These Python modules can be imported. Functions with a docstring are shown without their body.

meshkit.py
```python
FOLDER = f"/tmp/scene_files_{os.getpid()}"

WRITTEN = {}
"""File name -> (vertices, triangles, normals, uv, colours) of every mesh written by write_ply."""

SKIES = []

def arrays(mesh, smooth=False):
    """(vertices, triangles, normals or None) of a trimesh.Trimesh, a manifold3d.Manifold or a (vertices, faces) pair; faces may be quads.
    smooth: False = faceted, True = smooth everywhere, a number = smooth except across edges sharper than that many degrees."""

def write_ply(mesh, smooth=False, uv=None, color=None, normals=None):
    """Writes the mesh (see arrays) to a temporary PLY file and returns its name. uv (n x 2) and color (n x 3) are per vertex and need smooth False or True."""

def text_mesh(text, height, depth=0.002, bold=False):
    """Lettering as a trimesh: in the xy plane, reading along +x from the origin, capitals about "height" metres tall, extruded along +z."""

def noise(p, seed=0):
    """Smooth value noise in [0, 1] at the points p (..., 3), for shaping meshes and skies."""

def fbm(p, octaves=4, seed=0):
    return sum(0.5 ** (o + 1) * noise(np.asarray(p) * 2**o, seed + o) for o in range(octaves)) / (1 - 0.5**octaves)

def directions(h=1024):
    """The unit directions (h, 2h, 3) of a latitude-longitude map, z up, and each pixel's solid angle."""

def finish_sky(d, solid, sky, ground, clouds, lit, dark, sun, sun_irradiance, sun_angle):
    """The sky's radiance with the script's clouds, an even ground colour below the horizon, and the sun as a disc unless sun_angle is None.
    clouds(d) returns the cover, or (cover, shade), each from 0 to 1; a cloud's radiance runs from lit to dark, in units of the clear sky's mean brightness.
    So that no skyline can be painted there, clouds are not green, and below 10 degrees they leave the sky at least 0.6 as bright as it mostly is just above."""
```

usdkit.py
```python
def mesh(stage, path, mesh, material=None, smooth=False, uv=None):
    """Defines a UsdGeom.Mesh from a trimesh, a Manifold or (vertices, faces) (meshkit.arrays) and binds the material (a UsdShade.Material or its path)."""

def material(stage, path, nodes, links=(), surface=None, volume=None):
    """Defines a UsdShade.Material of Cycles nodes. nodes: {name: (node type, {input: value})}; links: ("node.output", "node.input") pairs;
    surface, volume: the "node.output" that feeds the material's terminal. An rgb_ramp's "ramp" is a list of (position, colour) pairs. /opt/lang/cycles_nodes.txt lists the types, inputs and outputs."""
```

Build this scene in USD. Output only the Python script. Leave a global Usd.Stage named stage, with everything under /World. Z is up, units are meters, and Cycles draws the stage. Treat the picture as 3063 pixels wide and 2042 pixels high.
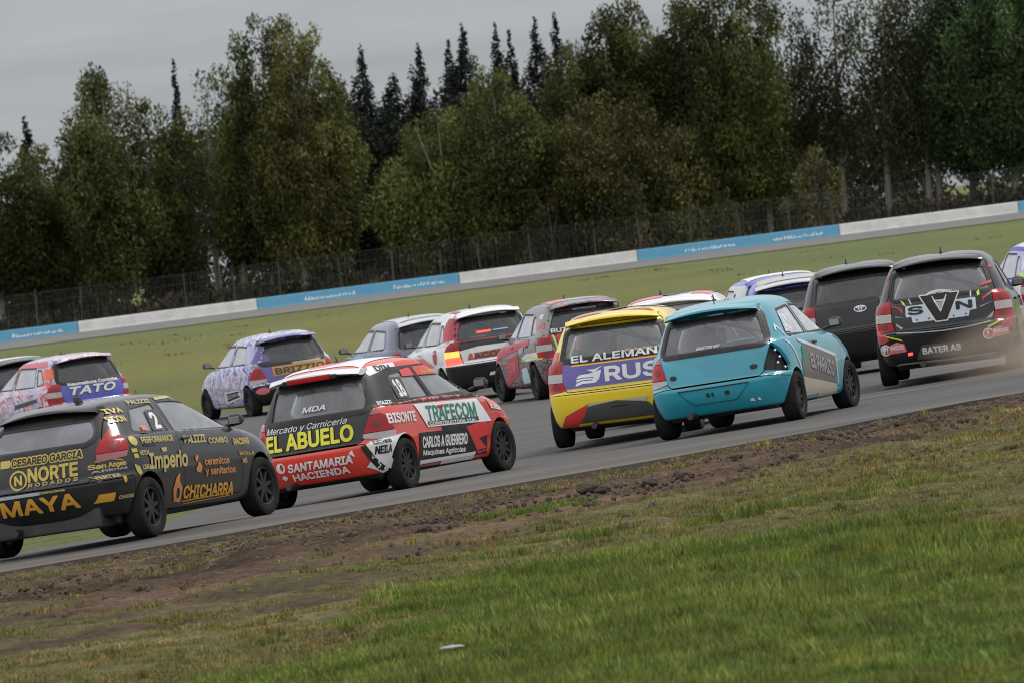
import math, random
import numpy as np, trimesh, shapely, manifold3d as m3
from shapely.geometry import Polygon, box as sbox, Point, LineString, MultiPolygon
from shapely import affinity
from shapely.ops import unary_union
from scipy.interpolate import LinearNDInterpolator, PchipInterpolator
from scipy.spatial import cKDTree
import usdkit, meshkit
from pxr import Usd, UsdGeom, UsdLux, UsdShade, Gf, Sdf, Vt

stage = Usd.Stage.CreateInMemory()
UsdGeom.SetStageUpAxis(stage, "Z"); UsdGeom.SetStageMetersPerUnit(stage, 1.0)
UsdGeom.Xform.Define(stage, "/World"); UsdGeom.Scope.Define(stage, "/World/Looks")

# ------------------------------------------------------------------ camera, sky, sun
ROLL, PITCH, ZC = math.atan(0.1275), 0.012143, 2.5
def make_camera():
    f = np.array([0, math.cos(PITCH), -math.sin(PITCH)]); r0 = np.array([1., 0, 0]); u0 = np.cross(r0, f)
    c, s = math.cos(ROLL), math.sin(ROLL)
    r, u = c*r0 - s*u0, c*u0 + s*r0
    cam = UsdGeom.Camera.Define(stage, "/World/camera")
    m = Gf.Matrix4d(*r, 0, *u, 0, *(-f), 0, 0, 0, ZC, 1)
    cam.AddTransformOp().Set(m)
    cam.CreateFocalLengthAttr(300.0); cam.CreateHorizontalApertureAttr(36.0); cam.CreateVerticalApertureAttr(24.0)
    cam.CreateFStopAttr(10.5); cam.CreateFocusDistanceAttr(90.0)
    cam.CreateExposureAttr(EXPOSURE)
    cam.CreateClippingRangeAttr(Gf.Vec2f(1.0, 20000.0))
EXPOSURE = 0.6
SUN_AZ, SUN_EL = math.radians(70), math.radians(57)      # azimuth from +y towards +x: high on the right, a little beyond the cars
make_camera()
usdkit.material(stage, "/World/Looks/overcast_sky", {
    "sky": ("sky_texture", {"sky_type": "single_scattering", "sun_disc": False, "sun_elevation": SUN_EL, "sun_rotation": SUN_AZ}),
    "tc": ("texture_coordinate", {}),
    "sep": ("separate_xyz", {}),
    "grad": ("rgb_ramp", {"ramp": [(0, (2.5, 2.68, 2.88)), (0.045, (2.75, 2.92, 3.12)), (0.35, (5.6, 5.7, 5.9)), (1, (8.6, 8.7, 8.9))]}),
    "map": ("mapping", {"scale": (7, 7, 60)}),
    "noise": ("noise_texture", {"scale": 2.2, "detail": 4, "roughness": 0.55}),
    "nr": ("map_range", {"from_min": 0.25, "from_max": 0.75, "to_min": 0.84, "to_max": 1.14}),
    "cl": ("vector_math", {"math_type": "scale"}),
    "mix": ("mix", {"fac": 0.93}),
    "bg": ("background_shader", {"strength": 0.1}),
}, [("tc.generated", "sep.vector"), ("sep.z", "grad.fac"), ("tc.generated", "map.vector"), ("map.vector", "noise.vector"), ("noise.fac", "nr.value"),
    ("grad.color", "cl.vector1"), ("nr.result", "cl.scale"), ("sky.color", "mix.color1"), ("cl.vector", "mix.color2"), ("mix.color", "bg.color")], surface="bg.background")
dome = UsdLux.DomeLight.Define(stage, "/World/sky")
dome.GetPrim().SetCustomDataByKey("kind", "structure")
UsdShade.MaterialBindingAPI.Apply(dome.GetPrim()).Bind(UsdShade.Material.Get(stage, "/World/Looks/overcast_sky"))
sun = UsdLux.DistantLight.Define(stage, "/World/sun")
sun.CreateNormalizeAttr(True); sun.CreateIntensityAttr(0.4); sun.CreateAngleAttr(14.0); sun.CreateColorAttr(Gf.Vec3f(1.0, 0.96, 0.9))
sun.AddRotateXYZOp().Set(Gf.Vec3f(90 - math.degrees(SUN_EL), 0, 180 - math.degrees(SUN_AZ)))

# ------------------------------------------------------------------ helpers
COUNT = {}
def path_of(name, parent=None):
    base = str(parent.GetPath()) if parent is not None else "/World"
    k = (base, name); n = COUNT.get(k, 0); COUNT[k] = n + 1
    return f"{base}/{name}" + (f"_{n:03d}" if n else "")
def tag(p, label=None, category=None, group=None, kind=None):
    for k, v in (("label", label), ("category", category), ("group", group), ("kind", kind)):
        if v: p.SetCustomDataByKey(k, v)
    return p
def thing(name, label, category, matrix=None, group=None):
    x = UsdGeom.Xform.Define(stage, path_of(name))
    if matrix is not None: x.AddTransformOp().Set(Gf.Matrix4d(*np.asarray(matrix, float).T.ravel()))
    return tag(x.GetPrim(), label, category, group)
def obj(name, mesh, mat, parent=None, smooth=False, col=None, label=None, category=None, group=None, kind=None):
    m = usdkit.mesh(stage, path_of(name, parent), mesh, LOOK[mat] if isinstance(mat, str) else mat, smooth=smooth)
    if col is not None:
        UsdGeom.PrimvarsAPI(m).CreatePrimvar("tone", Sdf.ValueTypeNames.Color3fArray, "vertex").Set(Vt.Vec3fArray.FromNumpy(np.asarray(col, np.float32)))
    return tag(m.GetPrim(), label, category, group, kind)
def with_normals(name, v, f, n, mat, parent):
    m = obj(name, (v, f), mat, parent)
    g = UsdGeom.Mesh(m)
    g.CreateNormalsAttr(Vt.Vec3fArray.FromNumpy(np.asarray(n, np.float32))); g.SetNormalsInterpolation("vertex")
    return m
def cat(*ms):
    out, k = ([], []), 0
    for a in ms:
        v, f, _ = meshkit.arrays(a)
        out[0].append(v); out[1].append(f + k); k += len(v)
    return np.vstack(out[0]), np.vstack(out[1])
def bx(x0, x1, y0, y1, z0, z1):
    return trimesh.creation.box(bounds=[[x0, y0, z0], [x1, y1, z1]])
def tube(p, r, sides=6):
    p = np.asarray(p, float); r = np.broadcast_to(r, (len(p),))
    t = np.gradient(p, axis=0); t /= np.linalg.norm(t, axis=1, keepdims=True)
    a = np.cross(t, np.where(np.abs(t[:, 2:]) < .9, [0, 0, 1.], [1., 0, 0])); a /= np.linalg.norm(a, axis=1, keepdims=True)
    b = np.cross(t, a); ang = np.arange(sides)*2*np.pi/sides
    v = (p[:, None] + r[:, None, None]*(np.cos(ang)[None, :, None]*a[:, None] + np.sin(ang)[None, :, None]*b[:, None])).reshape(-1, 3)
    i, j = np.meshgrid(np.arange(len(p)-1), np.arange(sides), indexing="ij")
    q = np.stack([i*sides+j, i*sides+(j+1) % sides, (i+1)*sides+(j+1) % sides, (i+1)*sides+j], -1).reshape(-1, 4)
    f = np.vstack([q[:, [0, 1, 2]], q[:, [0, 2, 3]]])
    caps = [[0, k+1, k] for k in range(1, sides-1)] + [[len(v)-sides, len(v)-sides+k, len(v)-sides+k+1] for k in range(1, sides-1)]
    return v, np.vstack([f, caps])
def tri2d(poly, cell=None):
    """shapely polygon -> (points, triangles), cut along a grid of that cell size."""
    V, Fc, k = [], [], 0
    geoms = [poly]
    if cell:
        x0, y0, x1, y1 = poly.bounds
        nx, ny = max(1, math.ceil((x1-x0)/cell)), max(1, math.ceil((y1-y0)/cell))
        if nx*ny > 1:
            xs, ys = np.linspace(x0, x1, nx+1), np.linspace(y0, y1, ny+1)
            cells = [sbox(xs[i], ys[j], xs[i+1], ys[j+1]) for i in range(nx) for j in range(ny)]
            shapely.prepare(poly)
            geoms = list(shapely.intersection(cells, poly))
    for g in geoms:
        for q in getattr(g, "geoms", [g]):
            if q.geom_type != "Polygon" or q.area < 1e-7: continue
            try: v, f = trimesh.creation.triangulate_polygon(q, engine="earcut")
            except Exception: continue
            if len(f) == 0: continue
            V.append(v); Fc.append(f+k); k += len(v)
    return (np.vstack(V), np.vstack(Fc)) if V else (np.zeros((0, 2)), np.zeros((0, 3), int))

LOOK = {}
def principled(name, color, rough=0.6, spec=0.5, coat=0.0, metallic=0.0, noise=None, dirt=0.0, bump=0.0, emit=None, nscale=6.0):
    """plain paint or plastic; noise = (second colour, amount), dirt = dusty film in patches"""
    n = {"p": ("principled_bsdf", {"base_color": color, "roughness": rough, "specular_ior_level": spec, "coat_weight": coat, "coat_roughness": 0.08, "metallic": metallic})}
    l = []
    if emit: n["p"][1].update({"emission_color": emit[0], "emission_strength": emit[1]})
    if noise or dirt or bump:
        n["tc"] = ("texture_coordinate", {}); n["no"] = ("noise_texture", {"scale": nscale, "detail": 6, "roughness": 0.62})
        l += [("tc.object", "no.vector")]
        c2, amt = noise if noise else ((0.16, 0.14, 0.115), dirt)
        n["r"] = ("map_range", {"from_min": 0.35, "from_max": 0.72, "to_min": 0.0, "to_max": amt, "clamp": True})
        n["m"] = ("mix", {"color1": color, "color2": c2})
        l += [("no.fac", "r.value"), ("r.result", "m.fac"), ("m.color", "p.base_color")]
        if bump:
            n["b"] = ("bump", {"strength": bump, "distance": 0.02}); l += [("no.fac", "b.height"), ("b.normal", "p.normal")]
    LOOK[name] = usdkit.material(stage, f"/World/Looks/{name}", n, l, surface="p.BSDF")

# ------------------------------------------------------------------ terrain
rng = np.random.default_rng(7)
def H(x, y):
    """the lie of the land: the bend is banked, its inside (left) lower; the ground rises again at the far wall"""
    x, y = np.asarray(x, float), np.asarray(y, float)
    b = np.interp(y, [0, 48, 62, 72, 80, 90, 95, 105, 122, 135, 440, 462, 479, 500, 3000], [.05, .10, .15, .25, .29, .06, .015, .015, .01, -.05, -.05, -.04, .235, .3, .3])
    return b + .034*np.clip(x, -7, 9)*np.interp(y, [62, 78, 106, 126], [0, 1, 1, 0])
NEAR = np.array([[-40, 42.0], [-22, 56.5], [-12, 67.5], [-5.12, 75.4], [-2.88, 76.4], [-2.05, 77.0], [0, 77.7], [1.2, 77.9], [2.75, 78.8], [4.6, 80.4], [6, 82.6], [7.6, 86], [9.2, 91], [10.6, 99], [11.2, 110]])
OUTER = [tuple(p) for p in NEAR] + [(10.5, 122), (8, 131), (3.5, 140), (-1, 149.5), (-4.8, 156.8), (-9.8, 163), (-18, 172), (-36, 188), (-70, 214)]
INNER = [(-78, 200), (-44, 178), (-24, 160), (-14.5, 148), (-9.5, 139), (-6.5, 130), (-4.6, 120), (-3.9, 111), (-3.7, 103), (-3.75, 97), (-4.0, 92.5), (-4.55, 90.2), (-5.2, 88.4), (-5.9, 86.4), (-9, 79.5), (-18, 68), (-28, 57), (-46, 41)]
TRACK = Polygon(OUTER + INNER)
def smooth_poly(p): return p.buffer(1.2).buffer(-2.4).buffer(1.2)
TRACK = smooth_poly(TRACK)
def near_edge(x): return np.interp(x, NEAR[:, 0], NEAR[:, 1])
LUSH = np.array([[-40, 36.], [-3.4, 46.0], [-1.6, 49.5], [-1.28, 52.3], [-.92, 55.1], [-.28, 60.4], [.7, 61.0], [1.5, 61.6], [2.3, 61.5], [3.3, 58.0], [5, 55], [9, 50], [40, 44]])
def lush_edge(x): return np.interp(x, LUSH[:, 0], LUSH[:, 1])
def fbm2(x, y, s, o=4, seed=0): return meshkit.fbm(np.stack([x*s, y*s, np.full_like(x, .37)], -1), o, seed)
DIRT, DIRT2, DRY, DRYG, GREEN, FARG = (np.array(c) for c in ([.054, .035, .022], [.150, .092, .060], [.165, .130, .060], [.090, .092, .032], [.038, .062, .009], [.112, .124, .042]))
def ground_fields(x, y):
    """how green, how bare and how dry the ground is; the long way of patches runs along the track"""
    e = near_edge(x) - y                                   # metres in front of the track's edge
    u, w = x*.85 + y*.53, -x*.53 + y*.85
    n1 = fbm2(u*.55, w*1.5, .35, 4, 1); n2 = fbm2(u*.6, w*1.6, .9, 4, 2); n3 = fbm2(x, y, 3.1, 3, 3)
    lush = np.clip((lush_edge(x) - y)*.11 + (n1-.5)*4.2 + (n2-.5)*1.6 + .30, 0, 1)
    W = np.interp(x, [-4, -1, 0, 2, 5], [17, 13, 10, 6, 3]); bare = np.clip(1.3 - np.abs(e-W*.48)/(W*.5+.6) + (n2-.5)*3.4, 0, 1) * (1-lush)
    lip = np.clip(1 - np.abs(e-.5)/1.1, 0, 1)
    bare = np.maximum(bare, lip*np.clip(.55+(n2-.5)*3, 0, 1))
    dry = np.clip((n1-.42)*4 + (n3-.5)*1.2, 0, 1)
    return lush, bare, dry, n3, e
def ruts(x, y, e, bare):
    """old wheel tracks along the verge: how deep, and how dark the turned earth is"""
    w = (fbm2(x, y, .16, 3, 51)-.5)*7
    d = sum(np.exp(-(((e-e0-w*k)/wd)**2))*a for e0, k, wd, a in ((2.2, .35, .5, .7), (5.2, .8, .6, 1.0), (7.4, .8, .55, .9), (11.0, 1.0, .7, .7)))
    return d*np.clip(fbm2(x, y, .5, 3, 52)*2.4-.6, 0, 1)*(.25+.75*bare)
def ground_color(x, y):
    lush, bare, dry, n3, e = ground_fields(x, y)
    c = DRYG + (DRY-DRYG)*dry[:, None]
    c = c + (GREEN-c)*lush[:, None]
    d = DIRT + (DIRT2-DIRT)*np.clip((fbm2(x, y, .55, 3, 9)-.5)*4+.38, 0, 1)[:, None]
    c = c + (d-c)*bare[:, None]
    c = c*(.62+.76*n3[:, None])
    c = c*(1-.55*np.clip(ruts(x, y, e, bare), 0, 1))[:, None]
    far = np.clip((y-84)/6, 0, 1)*np.clip(-e/2, 0, 1)
    f = FARG*(.80+.4*fbm2(x, y*.35, .11, 4, 4)[:, None]) + np.array([.035, .010, -.004])*(fbm2(x, y*.22, .07, 4, 5)[:, None]-.45)*2.6
    return c + (f-c)*far[:, None]
def build_ground():
    def axis(fine, coarse): return np.unique(np.concatenate([fine, coarse]))
    X = axis(np.arange(-8.5, 9.01, .11), np.concatenate([np.arange(-60, 61, 2.5), [-3000, -1500, -800, -400, -200, -120, -85, 85, 120, 200, 400, 800, 1500, 3000]]))
    Y = axis(np.arange(40, 99, .12), np.concatenate([[-3000, -1000, -300, -100, -40, 0, 15, 25, 32, 36], np.arange(99, 200, 1.2), np.arange(200, 508, 4), [520, 540, 640, 800, 1100, 1600, 3000]]))
    gx, gy = np.meshgrid(X, Y, indexing="ij"); x, y = gx.ravel(), gy.ravel()
    z = H(x, y)
    lush, bare, dry, n3, e = ground_fields(x, y)
    near = (np.abs(x) < 9)*(y > 39)*(y < 100)
    rough = (fbm2(x, y, 1.3, 4, 11)-.5)*.19 + (fbm2(x, y, 4.2, 3, 12)-.5)*(.07+.10*bare)
    z = z - .035 + near*(rough - .07*ruts(x, y, e, bare))*np.clip(e/1.2, 0, 1)
    z -= .02*np.exp(-(np.maximum(e, 0)/.4)**2)*near*(e > 0)
    shapely.prepare(TRACK)
    inside = shapely.contains_xy(TRACK, x, y)
    z = np.where(inside, H(x, y)-.10, z)
    c = ground_color(x, y)
    i, j = np.meshgrid(np.arange(len(X)-1), np.arange(len(Y)-1), indexing="ij")
    k = lambda a, b: a*len(Y)+b
    q = np.stack([k(i, j), k(i+1, j), k(i+1, j+1), k(i, j+1)], -1).reshape(-1, 4)
    LOOK["ground"] = usdkit.material(stage, "/World/Looks/ground", {
        "a": ("attribute", {"attribute": "tone"}), "g": ("geometry", {}),
        "n": ("noise_texture", {"scale": 11.0, "detail": 7, "roughness": .78}), "n2": ("noise_texture", {"scale": 1.1, "detail": 5, "roughness": .65}),
        "r": ("map_range", {"from_min": .3, "from_max": .72, "to_min": .30, "to_max": 1.8}), "r2": ("map_range", {"from_min": .3, "from_max": .7, "to_min": .8, "to_max": 1.2}),
        "mm": ("math", {"math_type": "multiply"}), "v": ("vector_math", {"math_type": "scale"}), "b": ("bump", {"strength": .9, "distance": .07}),
        "p": ("principled_bsdf", {"roughness": .95, "specular_ior_level": .15})},
        [("g.position", "n.vector"), ("g.position", "n2.vector"), ("n.fac", "r.value"), ("n2.fac", "r2.value"), ("r.result", "mm.value1"), ("r2.result", "mm.value2"),
         ("a.color", "v.vector1"), ("mm.value", "v.scale"), ("v.vector", "p.base_color"), ("n.fac", "b.height"), ("b.normal", "p.normal")], surface="p.BSDF")
    obj("ground", (np.stack([x, y, z], 1), q), "ground", smooth=True, col=c, kind="structure", label="uneven grass verge and infield with bare earth beside the track", category="ground")
def build_track():
    area = TRACK.intersection(sbox(-90, 35, 30, 230))
    v, f = tri2d(area, 1.5)
    z = H(v[:, 0], v[:, 1])
    e = v[:, 1]-near_edge(v[:, 0])
    pts = np.column_stack([v, z])
    b = np.array(area.exterior.segmentize(.5).coords); bz = H(b[:, 0], b[:, 1])
    n = len(b); wob = (fbm2(b[:, 0], b[:, 1], 3.0, 3, 21)-.5)*.05
    sk = np.vstack([np.column_stack([b, bz]), np.column_stack([b, bz-.16])]); i = np.arange(n-1)
    skf = np.stack([i+n, i+1+n, i+1, i], 1)
    LOOK["asphalt"] = usdkit.material(stage, "/World/Looks/asphalt", {
        "g": ("geometry", {}), "map": ("mapping", {"rotation": (0, 0, -.42), "scale": (.25, 1.6, 1)}),
        "n": ("noise_texture", {"scale": 1.0, "detail": 6, "roughness": .6}), "n2": ("noise_texture", {"scale": 60, "detail": 3}), "n3": ("noise_texture", {"scale": .35, "detail": 4, "roughness": .6}),
        "r": ("rgb_ramp", {"ramp": [(.32, (.034, .033, .033)), (.5, (.056, .055, .054)), (.68, (.082, .079, .075))]}),
        "r2": ("map_range", {"from_min": .2, "from_max": .8, "to_min": .86, "to_max": 1.14}),
        "dr": ("map_range", {"from_min": .36, "from_max": .62, "to_min": .05, "to_max": .55, "clamp": True}),
        "dm": ("mix", {"color2": (.118, .090, .068)}), "v": ("vector_math", {"math_type": "scale"}),
        "a": ("attribute", {"attribute": "tone"}), "am": ("math", {"math_type": "multiply"}),
        "b": ("bump", {"strength": .25, "distance": .01}), "p": ("principled_bsdf", {"roughness": .8, "specular_ior_level": .3})},
        [("g.position", "map.vector"), ("map.vector", "n.vector"), ("g.position", "n2.vector"), ("map.vector", "n3.vector"), ("n.fac", "r.fac"), ("n2.fac", "r2.value"), ("n3.fac", "dr.value"),
         ("a.fac", "am.value1"), ("dr.result", "am.value2"), ("am.value", "dm.fac"), ("r.color", "dm.color1"), ("dm.color", "v.vector1"), ("r2.result", "v.scale"), ("v.vector", "p.base_color"), ("n2.fac", "b.height"), ("b.normal", "p.normal")], surface="p.BSDF")
    dust = np.clip(1.7-e/3.2, 0, 1.7) + .25
    V = np.vstack([pts, sk]); Fc = np.vstack([f, skf[:, [0, 1, 2]]+len(pts), skf[:, [0, 2, 3]]+len(pts)])
    tone = np.r_[dust, np.full(len(sk), 1.8)]
    obj("race_track", (V, Fc), "asphalt", col=np.repeat(tone[:, None], 3, 1), kind="structure", label="grey asphalt race track bending round the grass infield", category="track")
    # far strip of asphalt that banks up to the wall
    x = np.arange(-70, 71, 2.0); ys = [461.0, 467, 473, 479.7]
    v = np.array([[a, b, float(H(a, b))+.01] for a in x for b in ys]); k = len(ys)
    q = np.array([[i*k+j, (i+1)*k+j, (i+1)*k+j+1, i*k+j+1] for i in range(len(x)-1) for j in range(k-1)])
    principled("worn_concrete", (.13, .127, .122), .9, noise=((.085, .083, .08), .7), nscale=.6)
    obj("far_track", (v, q), "worn_concrete", kind="structure", label="narrow pale grey strip along the foot of the far wall", category="track")
build_ground(); build_track()

# ------------------------------------------------------------------ far wall, fence
principled("blue_wall_paint", (.10, .33, .50), .55, noise=((.17, .38, .50), .5), nscale=1.5)
principled("white_wall_paint", (.74, .715, .68), .6, noise=((.50, .48, .44), .7), nscale=1.5)
principled("wall_lettering", (.85, .86, .86), .6)
principled("concrete_post", (.085, .08, .073), .9, noise=((.05, .047, .043), .8), nscale=3)
principled("fence_wire", (.075, .073, .07), .7)
WALL_Y, WALL_Z, WALL_H = 480.0, .24, .62
def text_polys(text, height, bold=True, shear=0.0, stretch=1.0):
    m = meshkit.text_mesh(text, height, .01, bold)
    t = m.triangles[m.face_normals[:, 2] > .5][:, :, :2]
    g = unary_union([Polygon(a) for a in t if abs(np.cross(a[1]-a[0], a[2]-a[0])) > 1e-9]).buffer(0)
    x0, _, x1, _ = g.bounds
    g = affinity.translate(g, -x0, 0)
    if shear: g = affinity.affine_transform(g, [1, shear, 0, 1, 0, 0])
    return affinity.affine_transform(g, [stretch, 0, 0, 1, 0, 0])
def fit_text(text, width, height, bold=True, shear=0.0):
    g = text_polys(text, height, bold, shear)
    x0, y0, x1, y1 = g.bounds
    return affinity.affine_transform(g, [width/(x1-x0), 0, 0, 1, -x0*width/(x1-x0), 0])
def extrude(poly, h):
    """closed triangle mesh of a polygon extruded along z"""
    ms = [trimesh.creation.extrude_polygon(p, h, engine="earcut") for p in getattr(poly, "geoms", [poly]) if p.geom_type == "Polygon" and p.area > 1e-7]
    return trimesh.util.concatenate(ms)
def build_wall():
    w = thing("barrier_wall", "long low concrete track wall painted in blue and white panels", "wall")
    xs = [-57.2, -45.7, -35.6, -24.1, -13.95, -2.5, 7.6, 19.05, 29.2, 40.6, 50.8, 62.2]
    for i in range(len(xs)-1):
        blue = i % 2 == 0
        a, b = xs[i]+.02, xs[i+1]-.02
        prof = Polygon([(-.20, -.35), (-.20, .04), (-.14, .10), (-.10, WALL_H-.03), (-.07, WALL_H), (.07, WALL_H), (.10, WALL_H-.03), (.14, .10), (.20, .04), (.20, -.35)])
        m = trimesh.creation.extrude_polygon(prof, b-a, engine="earcut")
        v = m.vertices; m = trimesh.Trimesh(np.column_stack([a+v[:, 2], WALL_Y+v[:, 0], WALL_Z+v[:, 1]]), m.faces[:, ::-1] if False else m.faces, process=False)
        p = obj("wall_panel", m, "blue_wall_paint" if blue else "white_wall_paint", w, label="blue painted wall panel" if blue else "white painted wall panel")
        if blue:
            for c in (.36, .80):
                r = np.random.default_rng(int(c*100)+i); gs, u = [], 0.0     # the script is too small to read in the photograph: a row of slanting strokes
                while u < (b-a)*.25:
                    wd = r.uniform(.05, .16); hh = r.uniform(.07, .19)*(1.25 if u == 0 else 1); gs.append(Polygon([(u, 0), (u+wd*.6, 0), (u+wd*.6+hh*.35, hh), (u+hh*.35, hh)])); u += wd+r.uniform(.02, .07)
                    if r.uniform() < .5: gs.append(sbox(u-wd-.03, 0, u, .045))
                g = unary_union(gs)
                t = extrude(g, .012); tv = t.vertices
                t = trimesh.Trimesh(np.column_stack([a+(b-a)*(c-.128)+tv[:, 0], WALL_Y-.133-tv[:, 2], WALL_Z+.17+tv[:, 1]]), t.faces, process=False)
                obj("lettering", t, "wall_lettering", p)
def build_fence():
    w = thing("track_fence", "tall wire fence on thin pale posts behind the blue and white wall", "fence")
    r = np.random.default_rng(3); y = 486.0
    for k, x in enumerate(np.arange(-56, 61, 2.9)):
        x = x + r.uniform(-.45, .45); lean = r.uniform(-.03, .09); h = 2.35+r.uniform(-.35, .18); s = r.uniform(.035, .055)
        post = tube([(x, y, .1), (x+lean*h, y, .25+h), (x+lean*h+.02, y-.22, .25+h+.3)], [s, s*.85, s*.7], 6)
        obj("post", post, "concrete_post", w)
    ms = []
    for x in np.arange(-57, 62, .15):
        x = x+r.uniform(-.03, .03); ms.append(tube([(x, y-.06, .2), (x+.07, y-.06, 2.75+r.uniform(-.1, .1))], .0085, 3))
    for z in (.9, 1.6, 2.2, 2.75): ms.append(tube([(-57, y-.07, z), (62, y-.07, z)], .006, 3))
    obj("wire_mesh", cat(*ms), "fence_wire", w, kind="stuff")
build_wall(); build_fence()

# ------------------------------------------------------------------ the wood
def leaf_look(name, color, trans):
    LOOK[name] = usdkit.material(stage, f"/World/Looks/{name}", {
        "a": ("attribute", {"attribute": "tone"}), "g": ("geometry", {}), "n": ("noise_texture", {"scale": .7, "detail": 3}),
        "r": ("map_range", {"from_min": .3, "from_max": .7, "to_min": .75, "to_max": 1.3}), "v": ("vector_math", {"math_type": "scale"}),
        "p": ("principled_bsdf", {"roughness": .6, "specular_ior_level": .25}), "t": ("translucent_bsdf", {}), "mx": ("mix_closure", {"fac": trans})},
        [("g.position", "n.vector"), ("n.fac", "r.value"), ("a.color", "v.vector1"), ("r.result", "v.scale"), ("v.vector", "p.base_color"), ("v.vector", "t.color"), ("p.BSDF", "mx.closure1"), ("t.BSDF", "mx.closure2")], surface="mx.closure")
leaf_look("leaves", None, .22)
principled("pale_bark", (.27, .24, .20), .9, noise=((.14, .12, .09), .8), nscale=5)
principled("dark_bark", (.055, .045, .037), .9)
def leaves(c, n, size, r, droop=.55, aspect=.42):
    """n leaf sprays round the points c: thin rhombs that mostly hang"""
    d = r.normal(size=(n, 3)); d[:, 2] = -np.abs(d[:, 2])*1.0 - droop; d /= np.linalg.norm(d, axis=1, keepdims=True)
    s = np.cross(d, r.normal(size=(n, 3))); s /= np.linalg.norm(s, axis=1, keepdims=True)
    L = (size*r.uniform(.6, 1.45, n))[:, None]; W = L*aspect
    return np.stack([c-d*L*.5, c+s*W*.5, c+d*L*.5, c-s*W*.5], 1).reshape(-1, 3)
HUES = {"broad": (.064, .071, .017), "spire": (.014, .019, .012), "sparse": (.042, .047, .019), "dense": (.034, .053, .018), "young": (.085, .077, .028)}
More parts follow.
